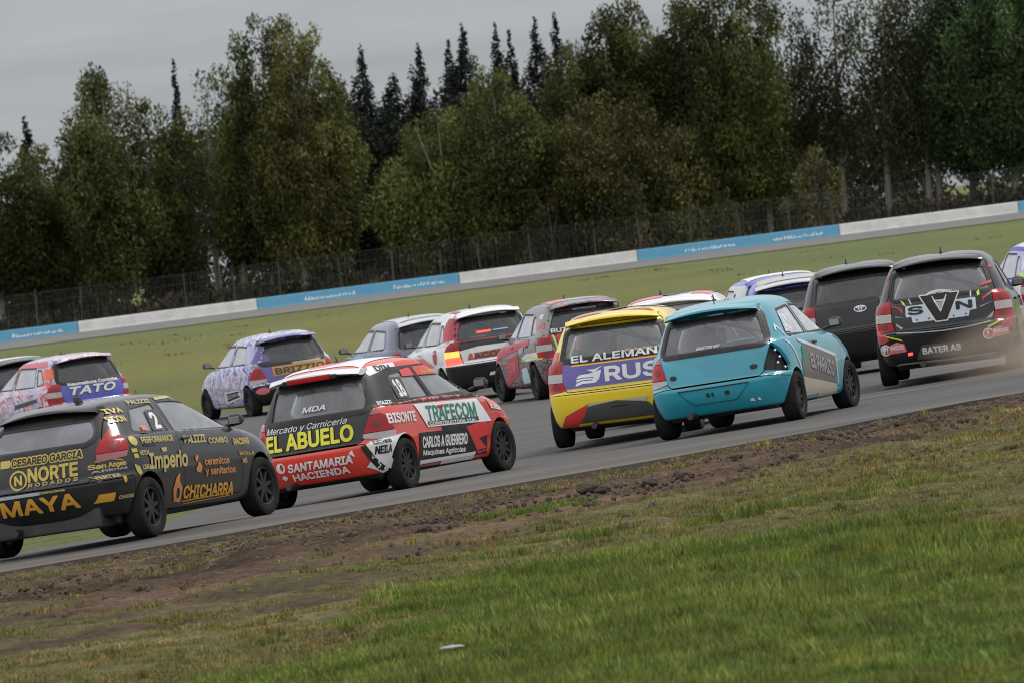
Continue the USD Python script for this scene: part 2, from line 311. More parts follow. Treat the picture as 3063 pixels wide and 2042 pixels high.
def tree(x, y, h, w, kind, label, seed):
    r = np.random.default_rng(seed)
    base = np.array([x, y, float(H(x, y))-.1])
    lean = math.tan(math.radians(2.8))
    hue = np.array(HUES[kind])*np.array([r.uniform(.88, 1.1), r.uniform(.95, 1.08), r.uniform(.85, 1.15)])*r.uniform(.55, 1.5)
    axis = lambda t: base + np.array([lean*h*t + .18*math.sin(3*t+seed), .15*math.sin(2.2*t+2*seed), h*t])
    t0 = {"broad": r.uniform(.15, .31), "spire": .06, "sparse": .30, "dense": .27, "young": .06}[kind]
    centres, radii, tones = [], [], []
    if kind == "spire":
        n = int(26+h*4)
        for i in range(n):
            t = t0 + (1-t0)*((i+r.uniform(0, 1))/n)
            R = .66*w*min(1.0, (1-t)*2.4+.05)*(1 if t > .62 else 1.75)*r.uniform(.65, 1.3); a = r.uniform(0, 2*np.pi)
            centres.append(axis(t)+np.array([math.cos(a)*R*.62, math.sin(a)*R*.62, -.1])); radii.append(np.array([R*.42+.05, R*.42+.05, R*.75+.25])); tones.append(r.uniform(.6, 1.35))
    else:
        # a few leaders, each with its own plume of foliage: ragged tops, gaps between
        leaders = {"broad": 5, "sparse": 4, "dense": 6, "young": 3}[kind]
        plumes = [(0.0, 0.0, 1.0, 1.0)]
        for k in range(leaders-1):
            a = r.uniform(0, 2*np.pi); plumes.append((math.cos(a)*w*r.uniform(.22, .46), math.sin(a)*w*r.uniform(.2, .4), r.uniform(.62, .93), r.uniform(.6, .9)))
        for px, py, ph, pw in plumes:
            n = int({"broad": 30, "sparse": 21, "dense": 32, "young": 13}[kind]*(.55+w*h/70)*pw)
            for i in range(n):
                t = t0 + (ph-t0)*((i+r.uniform(0, 1))/n); q = (t-t0)/(ph-t0)
                top = min(1, math.sqrt(max(0, (1.03-q)*2.3))); low = min(1, .62+q*1.6)
                R = .42*w*top*low*pw*r.uniform(.8, 1.2); a = r.uniform(0, 2*np.pi); rr = math.sqrt(r.uniform(.10, 1))
                s = (.135*w+.20)*r.uniform(.6, 1.25)*(.6+.4*top)
                centres.append(axis(min(t, .985))+np.array([px*min(1, .35+q), py*min(1, .35+q), 0])+np.array([math.cos(a)*R*rr, math.sin(a)*R*rr, -s*.8])); radii.append(np.array([s, s, s*r.uniform(1.1, 1.7)])); tones.append(r.uniform(.38, 1.6))
    V, T, dens = [], [], {"broad": 215, "spire": 230, "sparse": 72, "dense": 215, "young": 190}[kind]
    for c, s, tn in zip(centres, radii, tones):
        if kind != 'spire' and r.uniform() < .16: continue
        m = max(12, int(dens*.80*(s[0]*s[2]/.55)**.88))
        p = r.normal(size=(m, 3)); p /= np.linalg.norm(p, axis=1, keepdims=True); p *= (r.uniform(.2, 1.25, m)**.62)[:, None]
        p = c+p*s
        V.append(leaves(p, m, (.25 if kind != "spire" else .24), r, .5 if kind != "spire" else -.2))
        k = tn*r.uniform(.65, 1.35, m)
        col = hue*k[:, None]; col[:, 0] *= r.uniform(.9, 1.12, m)
        T.append(np.repeat(col, 4, 0))
    V, T = np.vstack(V), np.vstack(T)
    q = np.arange(len(V)).reshape(-1, 4)
    o = thing("tree", label, "tree", group="trees in the wood behind the fence")
    obj("crown", (V, q), "leaves", o, col=np.clip(T, .004, .3))
    bark = "pale_bark" if kind in ("broad", "sparse", "dense") and r.uniform() < .75 else "dark_bark"
    R0 = .085+.009*h
    pts = [axis(t) for t in np.linspace(0, .9, 9)]
    ms = [tube(pts, np.linspace(R0, .025, 9), 7)]
    for k in range(0 if kind == "spire" else 7):
        t = r.uniform(.22, .6); a = r.uniform(0, 2*np.pi); L = w*r.uniform(.2, .34)
        p0 = axis(t); d = np.array([math.cos(a)*L, math.sin(a)*L, L*2.0])
        ms.append(tube([p0, p0+d*.5+[0, 0, -.1], p0+d], [R0*.42, R0*.3, .015], 5))
    if "forked" in label:
        p0 = axis(.10); ms.append(tube([p0, p0+[.55, .1, h*.2], p0+[.9, .1, h*.5]], [R0*.9, R0*.7, .05], 7))
    if "two pale trunks" in label:
        p0 = base+[.62, .1, 0]; ms.append(tube([p0, p0+[.15, .1, h*.3], p0+[.35, .1, h*.62]], [R0*.9, R0*.7, .05], 7))
    obj("trunk", cat(*ms), bark, o, smooth=True)
TREES = [
(-29.11,494,12.41,4.84,"broad","olive green tree cut off by the left edge of the picture"),
(-26.77,496,11.20,4.05,"broad","dark rounded green tree with a thin spire rising behind it, near the left edge"),
(-27.47,505,13.01,1.36,"spire","short dark spire at the far left of the wood"),
(-22.23,494,15.24,5.32,"broad","tall pointed tree with large sky gaps in its right side, left part of the wood"),
(-19.79,497,13.02,4.22,"broad","dense dark green tree just right of the one with large sky gaps"),
(-18.52,506,15.21,1.01,"spire","lone needle thin dark spire on the left, standing above lower crowns"),
(-16.55,499,14.67,2.44,"sparse","small wispy topped tree left of the tallest olive cluster"),
(-14.90,496,15.90,3.73,"broad","olive tree forming the left shoulder of the tallest left cluster"),
(-13.21,495,17.03,4.04,"broad","round topped tree, left peak of the tallest olive cluster"),
(-11.41,492,16.87,4.50,"broad","highest olive tree of the left cluster, its middle peak"),
(-10.16,495,15.94,3.72,"broad","olive tree forming the right shoulder of the tallest left cluster"),
(-9.18,504,13.26,1.83,"spire","dark slim tree pressed against the right side of the tallest olive cluster"),
(-7.26,505,14.62,1.84,"spire","dark conifer with a sharp tip, first of the spires right of the olive cluster"),
(-8.04,502,11.73,2.95,"spire","broad dark conifer below the first spire right of the olive cluster"),
(-5.59,504,12.79,2.54,"spire","blunt topped dark conifer between two sharper spires"),
(-4.12,505,14.20,2.19,"spire","dark conifer with a split bushy top, left of the twin spires"),
(-2.40,506,14.43,1.48,"spire","thinner left one of the twin dark spires in the middle of the wood"),
(-1.51,504,15.02,2.48,"spire","taller thicker right one of the twin dark spires in the middle of the wood"),
(-3.22,492,10.22,6.91,"broad","low broad light green tree in front of the dark conifers"),
(0.20,491,12.11,5.93,"broad","light green tree with a pointed top in front of the middle conifers"),
(0.76,505,14.85,1.66,"spire","slender dark spire rising above the pointed light green tree"),
(1.61,506,14.38,1.43,"spire","slightly lower dark spire just right of the one above the pointed green tree"),
(3.08,502,14.90,1.94,"spire","tall dark conifer with ragged sky gaps down its side"),
(4.19,506,15.18,1.43,"spire","narrow dark spire next to the yellowish olive tree in the middle"),
(4.60,496,13.06,3.89,"broad","yellowish olive tree on the left flank of the right hand wood"),
(6.77,496,14.78,3.95,"broad","round topped tree with thin foliage against the sky, right of the yellowish olive one"),
(8.38,497,15.34,3.89,"broad","tall round topped olive tree left of the highest right hand trees"),
(5.44,491,9.50,7.21,"broad","wide olive brown tree in front, standing above the long white wall panel"),
(11.44,496,15.12,4.86,"broad","dark tree with a leafy ring of gaps at its top, right of centre"),
(13.56,495,15.63,4.85,"broad","olive tree that touches the top edge, left one of a pair"),
(15.53,494,16.13,5.32,"broad","olive brown tree that touches the top edge, right one of a pair"),
(10.74,492,7.37,6.43,"broad","lower dark olive tree above the right hand blue wall panel"),
(17.87,499,14.51,2.77,"sparse","thin airy tree standing alone in the sky gap"),
(20.29,497,15.99,5.36,"sparse","see-through brownish tree right of the sky gap"),
(22.82,496,16.28,5.34,"sparse","tall see-through tree with dark trunk left of the twin pale trunks"),
(25.05,495,16.09,5.50,"sparse","tall airy tree on two pale trunks"),
(27.42,494,16.13,5.48,"dense","tall leafy green tree right of the twin pale trunks"),
(29.70,492,16.02,5.94,"dense","tall green tree on a pale forked trunk"),
(32.35,494,15.88,5.81,"dense","green tree cut off by the right edge of the picture"),
(3.01,488,5.22,3.03,"young","young yellowish tree in a dark gap above the middle white wall panel"),
(7.27,488,5.05,3.51,"young","young tan leaved tree behind the fence left of the right blue wall panel"),
(18.37,490,5.55,3.52,"young","low dark bush below the thin airy tree"),
]
for i, t in enumerate(TREES): tree(*t, seed=100+i*7)
def build_woodland():
    """the deep mass of the wood behind the first rows, and the scrub under it"""
    r = np.random.default_rng(77); V, T = [], []
    def blob(c, s, m, hue):
        p = r.normal(size=(m, 3)); p /= np.linalg.norm(p, axis=1, keepdims=True); p *= (r.uniform(.3, 1.1, m)**.5)[:, None]
        V.append(leaves(np.asarray(c)+p*s, m, .42, r)); T.append(np.repeat(np.asarray(hue)*r.uniform(.6, 1.4, (m, 1)), 4, 0))
    prof = np.array([[-64, 6.6], [-30, 6.9], [-24, 8.9], [-18, 9.6], [-11, 11.4], [-6, 9.0], [0, 9.6], [5, 10.2], [10, 11.7], [15, 11.7], [16.5, 5.2], [22.5, 6.2], [28, 10.4], [64, 12.7]])
    for k in range(1500):
        x = r.uniform(-43, 43); y = r.uniform(511, 540); top = np.interp(x, prof[:, 0], prof[:, 1])
        z = .4+r.uniform(0, 1)**.85*top*1.03; s = r.uniform(.75, 1.55)
        blob((x, y, z), np.array([s, s, s*1.4]), 90, np.array([.022, .025, .012])*r.uniform(.6, 1.3))
    obj("woodland", (np.vstack(V), np.arange(sum(map(len, V))).reshape(-1, 4)), "leaves", col=np.clip(np.vstack(T), .003, .2), kind="stuff", label="dark mass of further trees filling the wood behind the first rows", category="woodland")
    V.clear(); T.clear()
    for k in range(560):
        x = r.uniform(-43, 43); y = r.uniform(488, 500); s = r.uniform(.35, 1.0)
        hue = np.array([.050, .046, .024]) if r.uniform() < .6 else np.array([.085, .062, .032])
        blob((x, y, .35+s*.6+r.uniform(0, .25)), np.array([s*1.2, s, s*.75]), 40, hue*r.uniform(.3, .9))
    obj("undergrowth", (np.vstack(V), np.arange(sum(map(len, V))).reshape(-1, 4)), "leaves", col=np.clip(np.vstack(T), .003, .2), kind="stuff", label="dark scrub along the foot of the trees behind the fence", category="undergrowth")
build_woodland()

# ------------------------------------------------------------------ grass of the verge
def build_grass():
    r = np.random.default_rng(5)
    LOOK["blades"] = usdkit.material(stage, "/World/Looks/blades", {
        "a": ("attribute", {"attribute": "tone"}), "o": ("object_info", {}), "g": ("geometry", {}), "n": ("noise_texture", {"scale": .8, "detail": 4, "roughness": .65}),
        "r": ("map_range", {"from_min": .35, "from_max": .66, "to_min": 0, "to_max": 1, "clamp": True}), "m": ("mix", {"mix_type": "mix", "color2": (1.35, 1.05, .95)}),
        "mx": ("mix", {"mix_type": "multiply", "fac": 1.0}), "n2": ("noise_texture", {"scale": 2.6, "detail": 4, "roughness": .7}), "r2": ("map_range", {"from_min": .32, "from_max": .68, "to_min": .5, "to_max": 1.5}), "m2": ("math", {"math_type": "multiply"}), "or": ("map_range", {"to_min": .75, "to_max": 1.25}), "v": ("vector_math", {"math_type": "scale"}),
        "one": ("color", {"value": (1, 1, 1)}),
        "p": ("principled_bsdf", {"roughness": .65, "specular_ior_level": .18}), "t": ("translucent_bsdf", {}), "cl": ("mix_closure", {"fac": .25})},
        [("g.position", "n.vector"), ("n.fac", "r.value"), ("r.result", "m.fac"), ("one.color", "m.color1"), ("a.color", "mx.color1"), ("m.color", "mx.color2"), ("o.random", "or.value"),
         ("mx.color", "v.vector1"), ("g.position", "n2.vector"), ("n2.fac", "r2.value"), ("or.result", "m2.value1"), ("r2.result", "m2.value2"), ("m2.value", "v.scale"), ("v.vector", "p.base_color"), ("v.vector", "t.color"), ("p.BSDF", "cl.closure1"), ("t.BSDF", "cl.closure2")], surface="cl.closure")
    def patch(n, hgt, size, hue, wid, dryness):
        q0 = r.uniform(-size/2, size/2, (max(3, n//22), 2)); b = np.column_stack([q0[r.integers(0, len(q0), n)]+r.normal(0, size*.055, (n, 2)), np.full(n, -.02)])
        a = r.uniform(0, 2*np.pi, n); h = hgt*r.uniform(.45, 1.25, n); bend = h*r.uniform(.1, .75, n)
        d = np.column_stack([np.cos(a), np.sin(a), np.zeros(n)]); s = np.column_stack([-np.sin(a), np.cos(a), np.zeros(n)])*(wid*r.uniform(.6, 1.3, n))[:, None]
        up = np.array([0, 0, 1.])
        p0, p1, p2 = b, b+d*(bend*.3)[:, None]+up*(h*.6)[:, None], b+d*bend[:, None]+up*h[:, None]
        v = np.stack([p0-s, p0+s, p1+s*.75, p1-s*.75, p2], 1).reshape(-1, 3)
        k = np.arange(n)[:, None]*5
        f = np.vstack([k+[0, 1, 2], k+[0, 2, 3], k+[3, 2, 4]])
        c = np.array(hue)*(r.uniform(.25, 1, (n, 1))**1.4*2.3+.08); dr = r.uniform(size=n) < dryness; c[dr] = np.array([.24, .20, .10])*r.uniform(.5, 1.5, (dr.sum(), 1))
        c = np.repeat(c, 5, 0)
        return v, f, c
    kinds = [("lush_patch", dict(n=560, hgt=.070, size=.55, hue=(.058, .106, .010), wid=.0024, dryness=.05)), ("lush_patch", dict(n=520, hgt=.058, size=.6, hue=(.072, .104, .014), wid=.0024, dryness=.12)), ("lush_patch", dict(n=320, hgt=.105, size=.5, hue=(.082, .124, .020), wid=.0027, dryness=.10)),
             ("dry_patch", dict(n=190, hgt=.032, size=.5, hue=(.115, .105, .036), wid=.0027, dryness=.35)), ("dry_patch", dict(n=150, hgt=.042, size=.45, hue=(.088, .100, .026), wid=.0027, dryness=.2)), ("tuft", dict(n=70, hgt=.07, size=.24, hue=(.100, .122, .028), wid=.0027, dryness=.25))]
    pts, idx = [], []
    m = 44000
    x = r.uniform(-7.5, 7.5, m); y = r.uniform(40, 93, m)
    lush, bare, dry, n3, e = ground_fields(x, y)
    keep_l = (r.uniform(size=m) < lush**1.3*.95) & (np.abs(x) < 6.5)
    keep_d = (~keep_l) & (r.uniform(size=m) < np.clip(.62*(1-bare)**2.5-.12+.25*n3, .01, 1)) & (e > .25)
    edge = (e > .05) & (e < .9) & (r.uniform(size=m) < .28*np.clip((fbm2(x, y, .55, 3, 44)-.5)*6, 0, 1))
    z = H(x, y)-.035 + (fbm2(x, y, 1.3, 4, 11)-.5)*.16*np.clip(e, 0, 1)
    for i in range(m):
        if e[i] < .05: continue
        if keep_l[i]: idx.append(int(r.choice(3, p=[.5, .32, .18])))
        elif edge[i]: idx.append(5)
        elif keep_d[i]: idx.append(int(r.choice([3, 4, 5], p=[.55, .35, .10])))
        else: continue
        pts.append((x[i], y[i], z[i]))
    m2 = 2600                                              # darker tufts scattered over the infield
    x = r.uniform(-36, 36, m2); y = r.uniform(175, 440, m2); k = fbm2(x, y*.4, .09, 4, 4) > .5
    pi = UsdGeom.PointInstancer.Define(stage, path_of("verge_grass"))
    tag(pi.GetPrim(), "blades of green and dried grass on the verge in front of the track", "grass", kind="stuff")
    protos = []
    for nm, kw in kinds:
        v, f, c = patch(**kw)
        o = obj(nm, (v, f), "blades", pi.GetPrim(), col=c); protos.append(o.GetPath())
    n = len(pts)
    pi.CreatePrototypesRel().SetTargets(protos)
    pi.CreatePositionsAttr(Vt.Vec3fArray.FromNumpy(np.array(pts, np.float32))); pi.CreateProtoIndicesAttr(Vt.IntArray(idx))
    ang = r.uniform(0, 2*np.pi, n); s = r.uniform(.75, 1.25, n)
    q = np.zeros((n, 4), np.float16); q[:, 0] = np.cos(ang/2); q[:, 3] = np.sin(ang/2)
    pi.CreateOrientationsAttr(Vt.QuathArray([Gf.Quath(float(a), 0, 0, float(d)) for a, d in zip(q[:, 0], q[:, 3])]))
    P = np.array(pts); hm = np.clip(.55+1.6*(fbm2(P[:, 0], P[:, 1], .9, 3, 61)-.25), .5, 1.6)
    pi.CreateScalesAttr(Vt.Vec3fArray.FromNumpy(np.column_stack([s, s, s*hm*r.uniform(.8, 1.25, n)]).astype(np.float32)))
    print("grass patches", n)
    # low dark weeds on the infield in front of the far wall
    V, T = [], []
    xs, ys = x[k][:70], y[k][:70]
    for a, b in zip(xs, ys):
        c = np.column_stack([a+r.normal(0, .35, 14), b+r.normal(0, .6, 14), H(a, b)+r.uniform(0, .14, 14)])
        c[:, 2] = H(a, b)-.03+r.uniform(0, .05, 14); V.append(leaves(c, 14, .12, r, -.4)); T.append(np.repeat(np.array([.070, .076, .026])*r.uniform(.6, 1.3, (14, 1)), 4, 0))
    obj("infield_weeds", (np.vstack(V), np.arange(sum(map(len, V))).reshape(-1, 4)), "leaves", col=np.vstack(T), kind="stuff", label="low dark weeds scattered over the far infield grass", category="weeds")
    # small crumbs of earth
    ms = []
    for i in range(3200):
        xx = r.uniform(-6.5, 6.5); ee = abs(r.normal(0, 5.0))+.15; yy = near_edge(xx)-ee; s = r.uniform(.008, .03)*(1 if r.uniform() < .9 else 1.5)
        a = trimesh.creation.icosphere(1, 1.0) if s > .02 else trimesh.creation.icosahedron(); a.vertices *= r.uniform(.6, 1.2, (len(a.vertices), 1))*s; a.vertices += [xx, yy, float(H(xx, yy))-.03]; ms.append(a)
    obj("loose_earth", cat(*ms), "crumb", kind="stuff", label="loose crumbs of dark earth strewn along the edge of the track", category="earth")
principled("clod", (.035, .025, .018), .95, noise=((.075, .052, .037), .9), nscale=14)
principled("crumb", (.060, .041, .028), .95, noise=((.115, .078, .053), .9), nscale=3)
principled("white_plastic", (.46, .46, .44), .6, noise=((.20, .20, .17), .9), nscale=9)
build_grass()

# ------------------------------------------------------------------ cars
NQ, NS, NF = 15, 34, 11
class Hull:
    """a car body lofted from level rings; x forward, y left, z up, origin on the ground between the axles"""
    def __init__(s, rings):
        R = np.array(rings, float); k = np.arange(len(R)); kk = np.linspace(0, len(R)-1, (len(R)-1)*4+1)
        s.R = np.column_stack([PchipInterpolator(k, R[:, j])(kk) for j in range(R.shape[1])])
        s.grid = s.ring_points(0.0)
        g = s.grid; M = g.shape[1]
        du = np.roll(g, -1, 1)-np.roll(g, 1, 1); dv = np.gradient(g, axis=0)
        n = np.cross(du, dv); n /= np.linalg.norm(n, axis=2, keepdims=True)+1e-12
        c = g.mean((0, 1)); n *= np.sign(((g-c)*n).sum(2).mean())
        s.N = n; s.tree = cKDTree(g.reshape(-1, 3)); s.flatN = n.reshape(-1, 3)
        s.fields = {}
    def ring_points(s, t):
        out = []
        zm = .75
        for zr, zf, cr, xr, xf, w, rr, rf, n in s.R:
            xr, xf, w = xr+t, xf-t, max(w-t, .02)
            rr, rf = min(rr, (xf-xr)*.45), min(rf, (xf-xr)*.45)
            def quarter(length, m):
                ph = np.linspace(0, np.pi/2, 120); y = w*np.sin(ph)**(2/n); x = length*(1-np.cos(ph)**(2/n))
                d = np.r_[0, np.cumsum(np.hypot(np.diff(x), np.diff(y)))]; q = np.linspace(0, d[-1], m)
                return np.interp(q, d, x), np.interp(q, d, y)
            a, b = quarter(rr, NQ); c, d = quarter(rf, NF)
            xs = np.linspace(xr+rr, xf-rf, NS+2)[1:-1]
            x = np.r_[xr+a, xs, (xf-c)[::-1]]; y = np.r_[b, np.full(NS, w), d[::-1]]
            xm, L = (xr+xf)/2, (xf-xr)/2
            y = y*(1-.045*((x-xm)/L)**2)
            u = (x-xr)/(xf-xr)
            z = zr+(zf-zr)*u+cr*4*u*(1-u)
            z = zm+(z-zm)*(1-t/.62)
            p = np.column_stack([x, y, z]); p = np.vstack([p, (p*[1, -1, 1])[-2:0:-1]])
            out.append(p)
        return np.array(out)
    def solid(s, t=0.0):
        g = s.ring_points(t); K, M = g.shape[:2]
        v = np.vstack([g.reshape(-1, 3), g[0].mean(0), g[-1].mean(0)])
        i, j = np.meshgrid(np.arange(K-1), np.arange(M), indexing="ij"); j2 = (j+1) % M
        q = np.stack([i*M+j, i*M+j2, (i+1)*M+j2, (i+1)*M+j], -1).reshape(-1, 4)
        f = np.vstack([q[:, [0, 1, 2]], q[:, [0, 2, 3]]]); a = np.arange(M); b = (a+1) % M
        f = np.vstack([f, np.column_stack([np.full(M, K*M), b, a]), np.column_stack([np.full(M, K*M+1), (K-1)*M+a, (K-1)*M+b])])
        m = trimesh.Trimesh(v, f, process=False)
        if m.volume < 0: f = f[:, ::-1]
        return m3.Manifold(m3.Mesh(v.astype(np.float32), f.astype(np.uint32)))
    def field(s, side):
        """(interpolator of depth and normal over the picture plane of that side, map (u, v, depth) -> point)"""
        if side in s.fields: return s.fields[side]
        p, n = s.grid.reshape(-1, 3), s.flatN
        ring = np.repeat(np.arange(s.grid.shape[0]), s.grid.shape[1]); up = ring >= 5
        if side == "rear": k = up & (n[:, 0] < -.15) & (p[:, 0] < -.9); u, v, d = -p[:, 1], p[:, 2], p[:, 0]
        elif side == "right": k = up & (n[:, 1] < -.25) & (p[:, 1] < -.4); u, v, d = p[:, 0], p[:, 2], p[:, 1]
        elif side == "left": k = up & (n[:, 1] > .25) & (p[:, 1] > .4); u, v, d = -p[:, 0], p[:, 2], p[:, 1]
        elif side == "top": k = (n[:, 2] > .2) & (p[:, 2] > .6); u, v, d = -p[:, 1], p[:, 0], p[:, 2]
        uv = np.column_stack([u, v])[k]; _, i = np.unique(np.round(uv, 4), axis=0, return_index=True)
        f = LinearNDInterpolator(uv[i], np.column_stack([d[k], n[k]])[i])
        s.fields[side] = f
        return f
    def on(s, side, uv, lift):
        r = s.field(side)(uv); d, n = r[:, 0], r[:, 1:]
        n = n/(np.linalg.norm(n, axis=1, keepdims=True)+1e-9)
        u, v = uv[:, 0], uv[:, 1]
        p = {"rear": np.column_stack([d, -u, v]), "right": np.column_stack([u, d, v]), "left": np.column_stack([-u, d, v]), "top": np.column_stack([v, -u, d])}[side]
        return p+n*lift, n
    def decal(s, side, poly, lift=.004, cell=.05):
        v, f = tri2d(poly, cell)
        if not len(f): return None
        p, n = s.on(side, v, lift)
        ok = ~np.isnan(p[:, 0]); f = f[ok[f].all(1)]
        if not len(f): return None
        nf = np.cross(p[f[:, 1]]-p[f[:, 0]], p[f[:, 2]]-p[f[:, 0]])
        flip = (nf*n[f[:, 0]]).sum(1) < 0; f[flip] = f[flip][:, ::-1]
        used, f = np.unique(f, return_inverse=True); f = f.reshape(-1, 3)
        return p[used], f, n[used]
    def skin(s, man):
        """triangles of a solid cut from this hull, each corner shaded like the hull where it lies on it"""
        v, f, _ = meshkit.arrays(man)
        t = v[f]; fn = np.cross(t[:, 1]-t[:, 0], t[:, 2]-t[:, 0]); ok = np.linalg.norm(fn, axis=1) > 1e-10
        t, fn = t[ok], fn[ok]; fn /= np.linalg.norm(fn, axis=1, keepdims=True)
        c = t.reshape(-1, 3); u, inv = np.unique(np.round(c, 5), axis=0, return_inverse=True); inv = inv.ravel()
        d, i = s.tree.query(u, k=4); wgt = 1/(d+1e-4)**2
        n = (s.flatN[i]*wgt[..., None]).sum(1); n /= np.linalg.norm(n, axis=1, keepdims=True)+1e-9
        n = n[inv].reshape(-1, 3, 3); face = np.repeat(fn[:, None], 3, 1)
        dot = (n*face).sum(2, keepdims=True)
        n = np.where(np.abs(dot) > .72, n*np.sign(dot), face)
        return c, np.arange(len(c)).reshape(-1, 3), n.reshape(-1, 3)

def cs(poly):
    """shapely polygon -> manifold cross-section"""
    out = []
    for p in getattr(poly, "geoms", [poly]):
        out.append(np.array(p.exterior.coords)[:-1]); out += [np.array(h.coords)[:-1] for h in p.interiors]
    return m3.CrossSection(out, m3.FillRule.EvenOdd)
def prism_y(poly, y0, y1):           # polygon in (x, z)
    m = m3.Manifold.extrude(cs(poly), y1-y0)
    return m.transform(np.array([[1, 0, 0, 0], [0, 0, -1, y1], [0, 1, 0, 0]], float))
def prism_x(poly, x0, x1):           # polygon in (-y, z), as seen from behind
    m = m3.Manifold.extrude(cs(poly), x1-x0)
    return m.transform(np.array([[0, 0, 1 if False else -1, x1], [-1, 0, 0, 0], [0, 1, 0, 0]], float))
def prism_z(poly, z0, z1):           # polygon in (x, y)
    return m3.Manifold.extrude(cs(poly), z1-z0).translate([0, 0, z0])
def rounded(pts, r=.03):
    p = Polygon(pts); return p.buffer(-r).buffer(r, quad_segs=4) if r else p
def mirror(poly): return affinity.scale(poly, -1, 1, origin=(0, 0))
def hull_box(x0, x1, y0, y1, z0, z1, r):
    pts = [m3.Manifold.sphere(r, 10).translate([x, y, z]) for x in (x0+r, x1-r) for y in (y0+r, y1-r) for z in (z0+r, z1-r)]
    return m3.Manifold.batch_hull(pts)

ETIOS = dict(
    rings=[(.24, .22, 0, -1.55, 1.55, .50, .3, .3, 3), (.22, .18, 0, -1.76, 1.78, .74, .38, .5, 3.2), (.29, .22, 0, -1.835, 1.84, .80, .45, .6, 3.2), (.45, .43, 0, -1.885, 1.88, .835, .5, .7, 3.2),
           (.57, .54, 0, -1.895, 1.865, .845, .5, .72, 3.2), (.605, .575, 0, -1.888, 1.85, .846, .5, .73, 3.2), (.64, .61, 0, -1.85, 1.835, .845, .5, .74, 3.2), (.70, .65, 0, -1.84, 1.81, .845, .5, .75, 3.2), (.85, .71, .04, -1.81, 1.74, .835, .5, .75, 3.1), (.93, .77, .06, -1.79, 1.62, .805, .48, .8, 3.0),
           (.955, .93, .01, -1.775, .98, .775, .46, .55, 3.0), (1.14, 1.12, .01, -1.69, .62, .70, .45, .5, 3), (1.31, 1.29, .02, -1.595, .29, .615, .42, .45, 3), (1.375, 1.35, .022, -1.545, .19, .565, .42, .45, 3),
           (1.41, 1.375, .026, -1.49, .12, .50, .4, .45, 2.8), (1.425, 1.39, .03, -1.40, .05, .37, .4, .4, 2.6), (1.432, 1.395, .032, -1.2, -.1, .15, .3, .3, 2.4)],
    wb=1.23, track=.745, wr=.282, arch=.320, front_track=.745,
    side=[[(-.98, .965), (-.10, .955), (-.13, 1.315), (-.86, 1.30)], [(-.02, .955), (.86, .955), (.30, 1.30), (-.05, 1.315)], [(-1.33, 1.00), (-1.06, .975), (-.94, 1.27), (-1.10, 1.25)]],
    door=[[(-1.02, .30), (-.06, .28), (-.06, .95), (-.10, 1.34), (-.92, 1.325), (-1.04, .96), (-1.02, .62), (-.86, .50)], [(-.05, .28), (.80, .28), (.86, .60), (.90, .955), (.30, 1.33), (-.09, 1.34), (-.05, .95)]],
    rear=[(-.60, .985), (.60, .985), (.535, 1.28), (-.535, 1.28)],
    hatch=[(-.585, .615), (.585, .615), (.60, .70), (.655, .93), (.555, 1.35), (-.555, 1.35), (-.655, .93), (-.60, .70)],
    bumper=[(-2.1, .1), (-1.50, .1), (-1.50, .60), (-2.1, .60)],
    lamp=[(.60, .975), (.70, .985), (.92, .93), (.92, .60), (.585, .645), (.615, .75)], lamp_x=[(-2.1, .4), (-1.62, .4), (-1.50, .80), (-1.60, 1.1), (-2.1, 1.1)], lamp_split=[(.84, 1.1, "red_lens"), (.735, .84, "clear_lens"), (.5, .735, "red_lens")],
    shield=[(-.60, .97), (.60, .97), (.50, 1.315), (-.50, 1.315)], spoiler=(.53, 1.385, -1.53, .15), mirror_at=(.78, .98), seat_x=-.25)
